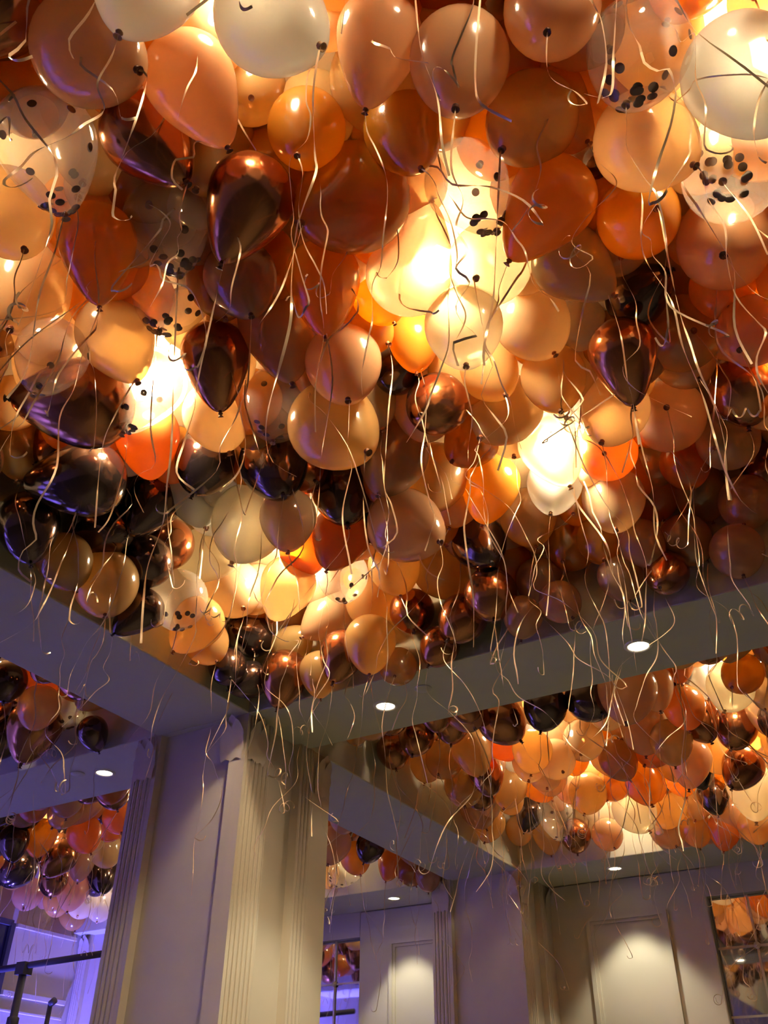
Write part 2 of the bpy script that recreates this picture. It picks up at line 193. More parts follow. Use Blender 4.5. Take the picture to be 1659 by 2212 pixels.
 (-0.259, 2.681, 2.52, 0.12, 0.23, -0.12, -0.97, 'M', 0, 0, 1, 'rose brown balloon, nearest one upper right of the right-hand lamp glow'),
 (-1.059, 7.118, 2.065, 0.129, 0.13, 0.48, -0.87, 'B', 0, 0, 2, "tan balloon, third nearest one right of the far bay's brightest lamp"),
 (-0.616, 3.418, 2.504, 0.132, 0.14, 0.04, -0.99, 'A', 0, 0, 1, 'amber balloon, fourth nearest one lower right of the right-hand lamp glow'),
 (-2.115, 6.985, 2.109, 0.121, 0.37, -0.37, -0.85, 'M', 0, 0, 2, "rose brown balloon, nearest one lower left of the far bay's brightest lamp"),
 (-1.09, 1.794, 2.462, 0.097, 0.24, 0.46, -0.86, 'A', 0, 0, 1, 'amber balloon, nearest one lower left of the brightest lamp glow'),
 (-2.485, 5.991, 2.24, 0.133, -0.12, -0.39, -0.91, 'B', 1, 0, 2, "tan balloon, fourth nearest one left of the far bay's brightest lamp"),
 (-4.048, 3.484, 2.076, 0.093, 0.15, 0.48, -0.86, 'K', 1, 0, 1, 'dark bronze chrome balloon, nearest one above the leftmost downlight'),
 (-0.797, 1.482, 2.505, 0.122, -0.16, -0.46, -0.87, 'P', 0, 0, 1, 'peach balloon, nearest one above the brightest lamp glow'),
 (-2.858, 4.967, 2.24, 0.116, 0.13, 0.02, -0.99, 'C', 0, 0, 2, 'copper chrome balloon, nearest one below the downlight beside the column'),
 (-1.251, 6.853, 2.24, 0.122, 0.08, -0.17, -0.98, 'K', 1, 0, 2, "dark bronze chrome balloon, nearest one right of the far bay's brightest lamp"),
 (-2.432, 5.478, 2.17, 0.125, 0.21, -0.07, -0.98, 'C', 1, 0, 2, 'copper chrome balloon, second nearest one lower right of the downlight beside the column'),
 (-6.389, 4.929, 2.145, 0.128, -0.01, 0.24, -0.97, 'K', 1, 0, 2, 'dark bronze chrome balloon, nearest one lower left of the leftmost downlight'),
 (-6.332, 5.135, 2.226, 0.138, 0.12, -0.13, -0.98, 'A', 1, 0, 2, 'amber balloon, nearest one lower left of the leftmost downlight'),
 (-1.544, 0.897, 2.497, 0.143, -0.08, -0.02, -1.0, 'P', 0, 0, 1, 'peach balloon, nearest one lower left of the cream balloon at top'),
 (-1.245, 1.897, 2.517, 0.129, 0.6, 0.19, -0.77, 'A', 1, 1, 1, 'amber balloon, second nearest one lower left of the brightest lamp glow'),
 (-1.477, 7.121, 2.1, 0.125, 0.01, 0.16, -0.99, 'B', 0, 0, 2, "tan balloon, second nearest one right of the far bay's brightest lamp"),
 (-2.856, 3.432, 2.105, 0.103, -0.38, -0.7, -0.61, 'K', 1, 1, 1, 'dark bronze chrome balloon, nearest one below the lamp glow over the column'),
 (-7.251, 6.401, 2.17, 0.161, 0.18, -0.24, -0.95, 'M', 1, 0, 2, 'rose brown balloon, second nearest one below the leftmost downlight'),
 (-0.926, 1.148, 2.518, 0.122, 0.0, -0.1, -0.99, 'B', 1, 0, 1, 'tan balloon, nearest one lower right of the cream balloon at top'),
 (-2.858, 3.06, 2.163, 0.117, 0.49, 0.14, -0.86, 'B', 0, 0, 1, 'tan balloon, second nearest one lower left of the lamp glow over the column'),
 (-4.212, 6.343, 2.17, 0.145, 0.01, -0.41, -0.91, 'M', 1, 0, 2, 'rose brown balloon, nearest one upper left of the small far downlight'),
 (-2.363, 6.965, 2.136, 0.123, -0.15, 0.42, -0.89, 'C', 0, 0, 2, "copper chrome balloon, nearest one lower left of the far bay's brightest lamp"),
 (-7.86, 6.377, 2.2, 0.156, 0.38, -0.37, -0.85, 'M', 0, 0, 2, 'rose brown balloon, third nearest one lower left of the leftmost downlight'),
 (-1.821, 1.245, 2.493, 0.119, -0.38, -0.08, -0.92, 'A', 0, 0, 1, 'amber balloon, nearest one above the lamp-lit confetti balloon'),
 (-1.377, 1.511, 2.534, 0.112, 0.04, 0.67, -0.74, 'A', 1, 0, 1, 'amber balloon, second nearest one left of the brightest lamp glow'),
 (-1.003, 5.495, 2.278, 0.139, 0.3, -0.12, -0.95, 'C', 1, 0, 2, 'copper chrome balloon, nearest one lower right of the rightmost near downlight'),
 (-6.298, 5.833, 2.28, 0.148, -0.19, 0.72, -0.66, 'P', 0, 0, 2, 'peach balloon, nearest one below the leftmost downlight'),
 (-0.167, 1.522, 2.501, 0.139, 0.36, 0.09, -0.93, 'B', 1, 0, 1, 'tan balloon, second nearest one left of the upper right cream balloon'),
 (-4.303, 3.493, 2.266, 0.102, -0.01, -0.08, -1.0, 'T', 0, 0, 1, 'clear confetti balloon, nearest one upper left of the leftmost downlight'),
 (-1.269, 7.123, 2.064, 0.123, -0.21, -0.12, -0.97, 'R', 1, 0, 2, "burnt orange balloon, nearest one right of the far bay's brightest lamp"),
 (-1.693, 7.119, 2.107, 0.127, 0.41, -0.31, -0.86, 'M', 0, 0, 2, "rose brown balloon, nearest one lower right of the far bay's brightest lamp"),
 (-6.696, 6.225, 2.2, 0.146, 0.39, -0.17, -0.91, 'K', 1, 0, 2, 'dark bronze chrome balloon, nearest one below the leftmost downlight'),
 (-0.568, 3.304, 2.542, 0.103, 0.52, -0.58, -0.62, 'B', 0, 1, 1, 'tan balloon, nearest one right of the right-hand lamp glow'),
 (-2.677, 3.458, 2.469, 0.122, -0.38, -0.15, -0.91, 'P', 0, 0, 1, 'peach balloon, second nearest one below the lamp glow over the column'),
 (-1.424, 2.244, 2.509, 0.131, 0.27, 0.44, -0.86, 'P', 0, 0, 1, 'peach balloon, nearest one lower left of the brightest lamp glow'),
 (-7.23, 6.12, 2.2, 0.14, 0.11, -0.01, -0.99, 'C', 0, 0, 2, 'copper chrome balloon, second nearest one lower left of the leftmost downlight'),
 (-1.406, 3.03, 2.5, 0.119, -0.35, 0.07, -0.93, 'B', 0, 0, 1, 'tan balloon, nearest one lower left of the right-hand lamp glow'),
 (-1.355, 3.479, 2.377, 0.117, -0.21, -0.08, -0.97, 'A', 1, 0, 1, 'amber balloon, second nearest one below the right-hand lamp glow'),
 (-5.357, 5.028, 2.2, 0.122, 0.47, -0.03, -0.88, 'R', 0, 0, 2, 'burnt orange balloon, nearest one below the leftmost downlight'),
 (-0.308, 1.995, 2.474, 0.119, 0.1, -0.37, -0.92, 'P', 1, 0, 1, 'peach balloon, third nearest one right of the brightest lamp glow'),
 (-0.128, 3.484, 2.491, 0.111, -0.3, -0.18, -0.94, 'C', 0, 0, 1, 'copper chrome balloon, second nearest one right of the right-hand lamp glow'),
 (-0.163, 1.254, 2.467, 0.129, 0.31, 0.11, -0.94, 'M', 1, 0, 1, 'rose brown balloon, nearest one left of the upper right cream balloon'),
 (-1.055, 0.811, 2.511, 0.108, 0.29, -0.33, -0.9, 'P', 1, 0, 1, 'peach balloon, nearest one left of the cream balloon at top'),
 (-1.155, 1.223, 2.513, 0.119, -0.16, -0.55, -0.82, 'A', 0, 0, 1, 'amber balloon, second nearest one below the cream balloon at top'),
 (-1.229, 2.396, 2.502, 0.138, -0.22, 0.34, -0.91, 'P', 0, 0, 1, 'peach balloon, nearest one left of the right-hand lamp glow'),
 (-0.6, 1.34, 2.51, 0.095, -0.24, 0.02, -0.97, 'B', 1, 0, 1, 'tan balloon, nearest one above the brightest lamp glow'),
 (-1.103, 4.896, 2.267, 0.126, 0.14, -0.09, -0.99, 'M', 1, 0, 2, 'rose brown balloon, nearest one below the rightmost near downlight'),
 (-2.642, 6.756, 2.295, 0.117, -0.46, 0.13, -0.88, 'K', 1, 0, 2, "dark bronze chrome balloon, nearest one left of the far bay's brightest lamp"),
 (-2.842, 6.414, 2.148, 0.122, -0.13, -0.39, -0.91, 'B', 1, 0, 2, 'tan balloon, nearest one upper right of the small far downlight'),
 (-2.859, 7.04, 2.268, 0.114, -0.02, -0.02, -1.0, 'B', 0, 0, 2, "tan balloon, third nearest one left of the far bay's brightest lamp"),
 (-1.982, 1.322, 2.522, 0.118, -0.08, 0.14, -0.99, 'A', 1, 0, 1, 'amber balloon, nearest one upper left of the lamp-lit confetti balloon'),
 (-1.488, 1.039, 2.494, 0.146, 0.25, 0.04, -0.97, 'A', 0, 0, 1, 'amber balloon, nearest one lower left of the cream balloon at top'),
 (-4.048, 6.645, 2.2, 0.124, -0.48, 0.07, -0.87, 'K', 0, 0, 2, 'dark bronze chrome balloon, nearest one upper left of the small far downlight'),
 (-2.827, 6.178, 2.198, 0.138, 0.2, 0.39, -0.9, 'M', 0, 0, 2, 'rose brown balloon, second nearest one upper right of the small far downlight'),
 (-4.561, 7.078, 2.196, 0.158, -0.38, -0.46, -0.8, 'T', 1, 0, 2, 'clear confetti balloon, nearest one upper left of the small far downlight'),
 (-4.274, 6.774, 2.17, 0.135, 0.35, -0.03, -0.93, 'A', 0, 0, 2, 'amber balloon, nearest one upper left of the small far downlight'),
 (0.153, 1.28, 2.508, 0.132, -0.6, 0.22, -0.77, 'A', 1, 0, 1, 'amber balloon, nearest one above the upper right cream balloon'),
 (-1.213, 7.109, 2.154, 0.138, -0.05, 0.45, -0.89, 'P', 1, 0, 2, "peach balloon, second nearest one right of the far bay's brightest lamp"),
 (-2.653, 7.121, 2.229, 0.124, -0.01, 0.3, -0.95, 'B', 1, 0, 2, "tan balloon, second nearest one left of the far bay's brightest lamp"),
 (-1.04, 6.171, 2.285, 0.143, 0.25, -0.41, -0.88, 'B', 0, 0, 2, "tan balloon, second nearest one upper right of the far bay's brightest lamp"),
 (-2.677, 1.828, 2.497, 0.126, -0.55, -0.32, -0.77, 'C', 0, 0, 1, 'copper chrome balloon, nearest one lower left of the lamp-lit confetti balloon'),
 (-1.889, 2.466, 2.488, 0.122, 0.61, -0.02, -0.8, 'C', 0, 0, 1, 'copper chrome balloon, nearest one above the lamp glow over the column'),
 (-0.929, 3.319, 2.48, 0.106, -0.01, -0.66, -0.75, 'A', 1, 0, 1, 'amber balloon, nearest one lower right of the right-hand lamp glow'),
 (-0.871, 5.322, 2.432, 0.113, -0.02, -0.29, -0.96, 'W', 1, 1, 2, 'cream white balloon, nearest one lower right of the rightmost near downlight'),
 (-3.764, 7.135, 2.032, 0.111, -0.16, 0.29, -0.94, 'M', 0, 0, 2, 'rose brown balloon, nearest one upper right of the small far downlight'),
 (-5.681, 4.785, 2.243, 0.136, -0.29, -0.3, -0.91, 'B', 0, 0, 2, 'tan balloon, nearest one lower left of the leftmost downlight'),
 (-3.939, 7.126, 2.101, 0.12, 0.12, 0.58, -0.8, 'R', 0, 0, 2, 'burnt orange balloon, nearest one upper right of the small far downlight'),
 (-7.564, 6.827, 2.179, 0.159, 0.35, -0.46, -0.82, 'V', 0, 0, 2, 'glowing cream balloon, nearest one below the leftmost downlight'),
 (-2.23, 7.093, 2.288, 0.155, -0.06, -0.35, -0.94, 'Q', 0, 0, 2, "glowing peach balloon, nearest one left of the far bay's brightest lamp"),
 (-2.136, 4.553, 2.192, 0.118, 0.5, -0.31, -0.81, 'M', 1, 0, 2, 'rose brown balloon, nearest one right of the downlight beside the column'),
 (-2.816, 5.376, 2.303, 0.138, -0.4, 0.37, -0.84, 'B', 0, 0, 2, 'tan balloon, nearest one lower right of the downlight beside the column'),
 (-4.123, 7.124, 2.194, 0.122, -0.28, -0.07, -0.96, 'R', 1, 0, 2, 'burnt orange balloon, nearest one above the small far downlight'),
 (0.279, 1.456, 2.485, 0.094, -0.27, -0.56, -0.78, 'P', 0, 0, 1, 'peach balloon, nearest one above the upper right cream balloon'),
 (-2.335, 2.136, 2.518, 0.121, -0.24, 0.22, -0.94, 'A', 0, 0, 1, 'amber balloon, nearest one below the lamp-lit confetti balloon'),
 (-1.506, 1.281, 2.518, 0.122, -0.24, -0.59, -0.77, 'P', 1, 0, 1, 'peach balloon, nearest one above the lamp-lit confetti balloon'),
 (-0.485, 1.475, 2.507, 0.133, -0.35, -0.2, -0.92, 'A', 0, 0, 1, 'amber balloon, second nearest one upper right of the brightest lamp glow'),
 (-6.75, 5.987, 2.264, 0.127, -0.02, 0.05, -1.0, 'M', 1, 0, 2, 'rose brown balloon, nearest one below the leftmost downlight'),
 (-2.385, 4.883, 2.306, 0.123, -0.16, 0.18, -0.97, 'C', 0, 0, 2, 'copper chrome balloon, nearest one right of the downlight beside the column'),
 (-1.029, 2.313, 2.507, 0.133, -0.06, -0.21, -0.98, 'B', 0, 0, 1, 'tan balloon, nearest one below the brightest lamp glow'),
 (-0.362, 1.273, 2.51, 0.09, 0.29, 0.4, -0.87, 'A', 0, 0, 1, 'amber balloon, second nearest one above the brightest lamp glow'),
 (-7.578, 7.094, 2.202, 0.153, 0.19, -0.25, -0.95, 'V', 0, 0, 2, 'glowing cream balloon, second nearest one below the leftmost downlight'),
 (-1.457, 1.987, 2.485, 0.125, -0.2, 0.05, -0.98, 'B', 1, 0, 1, 'tan balloon, nearest one lower left of the brightest lamp glow'),
 (-1.783, 6.268, 2.25, 0.127, -0.57, 0.07, -0.82, 'A', 0, 0, 2, "amber balloon, nearest one upper left of the far bay's brightest lamp"),
 (-1.39, 7.04, 2.269, 0.122, -0.28, -0.32, -0.91, 'P', 1, 0, 2, "peach balloon, nearest one right of the far bay's brightest lamp"),
 (-1.39, 6.535, 2.302, 0.13, -0.0, 0.49, -0.87, 'A', 0, 0, 2, "amber balloon, nearest one upper right of the far bay's brightest lamp"),
 (-7.623, 6.556, 2.148, 0.139, -0.06, 0.16, -0.99, 'B', 0, 0, 2, 'tan balloon, nearest one below the leftmost downlight'),
 (-0.739, 0.959, 2.51, 0.065, -0.69, -0.06, -0.72, 'P', 1, 0, 1, 'peach balloon, nearest one right of the cream balloon at top'),
 (-2.43, 1.239, 2.52, 0.12, 0.47, 0.06, -0.88, 'B', 1, 0, 1, 'tan balloon, second nearest one left of the lamp-lit confetti balloon'),
 (-1.426, 5.042, 2.234, 0.121, 0.11, -0.6, -0.79, 'P', 1, 0, 2, 'peach balloon, nearest one lower left of the rightmost near downlight'),
 (-0.408, 0.991, 2.511, 0.125, -0.22, -0.43, -0.88, 'A', 0, 0, 1, 'amber balloon, nearest one right of the cream balloon at top'),
 (-2.105, 5.466, 2.186, 0.126, 0.06, -0.48, -0.88, 'P', 1, 0, 2, "peach balloon, fourth nearest one upper left of the far bay's brightest lamp"),
 (-0.671, 5.87, 2.218, 0.136, 0.04, -0.55, -0.84, 'B', 1, 0, 2, "tan balloon, third nearest one upper right of the far bay's brightest lamp"),
 (0.166, 2.21, 2.236, 0.121, 0.08, 0.15, -0.99, 'A', 0, 0, 1, 'amber balloon, nearest one below the upper right cream balloon'),
 (-1.938, 5.586, 2.378, 0.162, 0.07, 0.05, -1.0, 'P', 0, 0, 2, "peach balloon, third nearest one upper left of the far bay's brightest lamp"),
 (-1.344, 5.732, 2.243, 0.138, -0.42, -0.34, -0.84, 'R', 0, 0, 2, "burnt orange balloon, nearest one above the far bay's brightest lamp"),
 (-5.406, 4.533, 2.235, 0.143, -0.2, 0.41, -0.89, 'M', 0, 0, 2, 'rose brown balloon, second nearest one lower left of the leftmost downlight'),
 (-2.441, 2.541, 2.51, 0.128, 0.19, -0.35, -0.92, 'W', 0, 0, 1, 'cream white balloon, nearest one upper left of the lamp glow over the column'),
 (-0.683, 3.292, 2.515, 0.125, -0.08, -0.16, -0.98, 'A', 0, 0, 1, 'amber balloon, second nearest one lower right of the right-hand lamp glow'),
 (-4.823, 3.466, 2.197, 0.128, -0.29, 0.04, -0.96, 'K', 0, 0, 1, 'dark bronze chrome balloon, nearest one left of the leftmost downlight'),
 (-0.257, 1.714, 2.51, 0.054, 0.11, -0.68, -0.73, 'K', 1, 0, 1, 'dark bronze chrome balloon, nearest one lower left of the upper right cream balloon'),
 (-0.504, 5.155, 2.207, 0.122, -0.4, -0.32, -0.86, 'P', 0, 0, 2, 'peach balloon, nearest one right of the rightmost near downlight'),
 (-7.904, 7.039, 2.136, 0.143, 0.29, 0.14, -0.95, 'B', 0, 0, 2, 'tan balloon, second nearest one below the leftmost downlight'),
 (-1.63, 1.013, 2.501, 0.128, -0.04, -0.47, -0.88, 'P', 0, 0, 1, 'peach balloon, second nearest one above the lamp-lit confetti balloon'),
 (-2.095, 5.69, 2.177, 0.119, 0.2, -0.44, -0.88, 'P', 0, 0, 2, "peach balloon, nearest one left of the far bay's brightest lamp"),
 (-5.753, 5.024, 2.383, 0.146, -0.48, -0.14, -0.86, 'M', 1, 0, 2, 'rose brown balloon, nearest one lower left of the leftmost downlight'),
 (-2.231, 5.327, 2.354, 0.16, 0.15, 0.49, -0.86, 'R', 0, 0, 2, 'burnt orange balloon, nearest one right of the downlight beside the column'),
 (-2.625, 5.78, 2.161, 0.119, 0.26, -0.24, -0.94, 'C', 0, 0, 2, 'copper chrome balloon, third nearest one lower right of the downlight beside the column'),
 (-0.703, 2.657, 2.521, 0.119, -0.18, -0.24, -0.95, 'W', 0, 0, 1, 'cream white balloon, nearest one above the right-hand lamp glow'),
 (-1.066, 1.433, 2.514, 0.126, 0.52, -0.07, -0.85, 'P', 1, 0, 1, 'peach balloon, nearest one upper left of the brightest lamp glow'),
 (-0.046, 2.997, 2.495, 0.145, 0.32, -0.04, -0.95, 'P', 1, 0, 1, 'peach balloon, second nearest one right of the right-hand lamp glow'),
 (-2.692, 3.21, 2.502, 0.138, -0.02, -0.37, -0.93, 'P', 0, 0, 1, 'peach balloon, nearest one lower left of the lamp glow over the column'),
 (-0.543, 5.432, 2.131, 0.118, -0.01, -0.38, -0.92, 'K', 1, 0, 2, 'dark bronze chrome balloon, nearest one lower right of the rightmost near downlight'),
 (-1.546, 1.483, 2.497, 0.125, 0.1, 0.18, -0.98, 'A', 1, 0, 1, 'amber balloon, nearest one upper right of the lamp-lit confetti balloon'),
 (-1.771, 1.053, 2.494, 0.146, -0.1, -0.0, -0.99, 'A', 0, 0, 1, 'amber balloon, third nearest one above the lamp-lit confetti balloon'),
 (-0.493, 1.104, 2.491, 0.139, 0.12, 0.09, -0.99, 'B', 1, 0, 1, 'tan balloon, nearest one right of the cream balloon at top'),
 (-1.829, 2.025, 2.505, 0.128, -0.5, 0.18, -0.85, 'B', 0, 0, 1, 'tan balloon, nearest one right of the lamp-lit confetti balloon'),
 (-0.007, 1.422, 2.497, 0.143, -0.07, 0.14, -0.99, 'B', 1, 0, 1, 'tan balloon, nearest one left of the upper right cream balloon'),
 (-2.317, 6.136, 2.275, 0.122, 0.52, 0.28, -0.81, 'A', 0, 0, 2, "amber balloon, nearest one left of the far bay's brightest lamp"),
 (-1.776, 1.579, 2.522, 0.118, 0.14, 0.11, -0.98, 'P', 1, 0, 1, 'peach balloon, nearest one upper right of the lamp-lit confetti balloon'),
 (-0.974, 5.041, 2.476, 0.121, 0.04, 0.11, -0.99, 'R', 1, 0, 2, 'burnt orange balloon, nearest one right of the rightmost near downlight'),
 (-2.379, 1.458, 2.508, 0.132, -0.1, -0.06, -0.99, 'P', 1, 0, 1, 'peach balloon, nearest one left of the lamp-lit confetti balloon'),
 (-0.599, 5.554, 2.279, 0.132, -0.15, 0.12, -0.98, 'P', 1, 0, 2, 'peach balloon, nearest one lower right of the rightmost near downlight'),
 (-0.603, 1.919, 2.506, 0.134, 0.47, -0.25, -0.85, 'P', 0, 0, 1, 'peach balloon, nearest one right of the brightest lamp glow'),
 (-5.6, 4.415, 2.168, 0.119, -0.09, 0.35, -0.93, 'R', 0, 0, 2, 'burnt orange balloon, nearest one lower left of the leftmost downlight'),
 (-0.644, 0.826, 2.519, 0.121, 0.41, 0.0, -0.91, 'B', 0, 0, 1, 'tan balloon, nearest one upper right of the cream balloon at top'),
 (-4.747, 3.248, 2.32, 0.136, 0.56, -0.01, -0.83, 'C', 0, 0, 1, 'copper chrome balloon, second nearest one upper left of the leftmost downlight'),
 (-4.866, 4.472, 2.169, 0.128, 0.16, 0.37, -0.91, 'C', 0, 0, 2, 'copper chrome balloon, nearest one lower right of the leftmost downlight'),
 (-0.216, 1.845, 2.509, 0.131, 0.4, -0.15, -0.9, 'A', 1, 0, 1, 'amber balloon, nearest one lower left of the upper right cream balloon'),
 (-1.163, 3.439, 2.501, 0.126, 0.18, -0.39, -0.9, 'P', 1, 0, 1, 'peach balloon, nearest one below the right-hand lamp glow'),
 (-0.988, 2.713, 2.514, 0.126, -0.04, -0.01, -1.0, 'P', 0, 0, 1, 'peach balloon, nearest one upper left of the right-hand lamp glow'),
 (-4.246, 3.186, 2.395, 0.142, 0.16, 0.26, -0.95, 'R', 0, 0, 1, 'burnt orange balloon, nearest one upper left of the leftmost downlight'),
 (-4.728, 4.329, 2.148, 0.127, -0.2, 0.31, -0.93, 'R', 0, 0, 2, 'burnt orange balloon, nearest one lower right of the leftmost downlight'),
 (-1.561, 3.09, 2.496, 0.129, 0.23, 0.32, -0.92, 'A', 0, 0, 1, 'amber balloon, second nearest one lower left of the right-hand lamp glow'),
 (-0.282, 0.945, 2.458, 0.114, -0.18, 0.11, -0.98, 'A', 1, 1, 1, 'amber balloon, second nearest one right of the cream balloon at top'),
 (-0.462, 0.87, 2.51, 0.111, -0.04, 0.28, -0.96, 'B', 2, 1, 1, 'tan balloon, second nearest one upper right of the cream balloon at top'),
 (0.017, 1.056, 2.393, 0.115, -0.24, 0.11, -0.96, 'P', 1, 1, 1, 'peach balloon, nearest one upper left of the upper right cream balloon'),
]
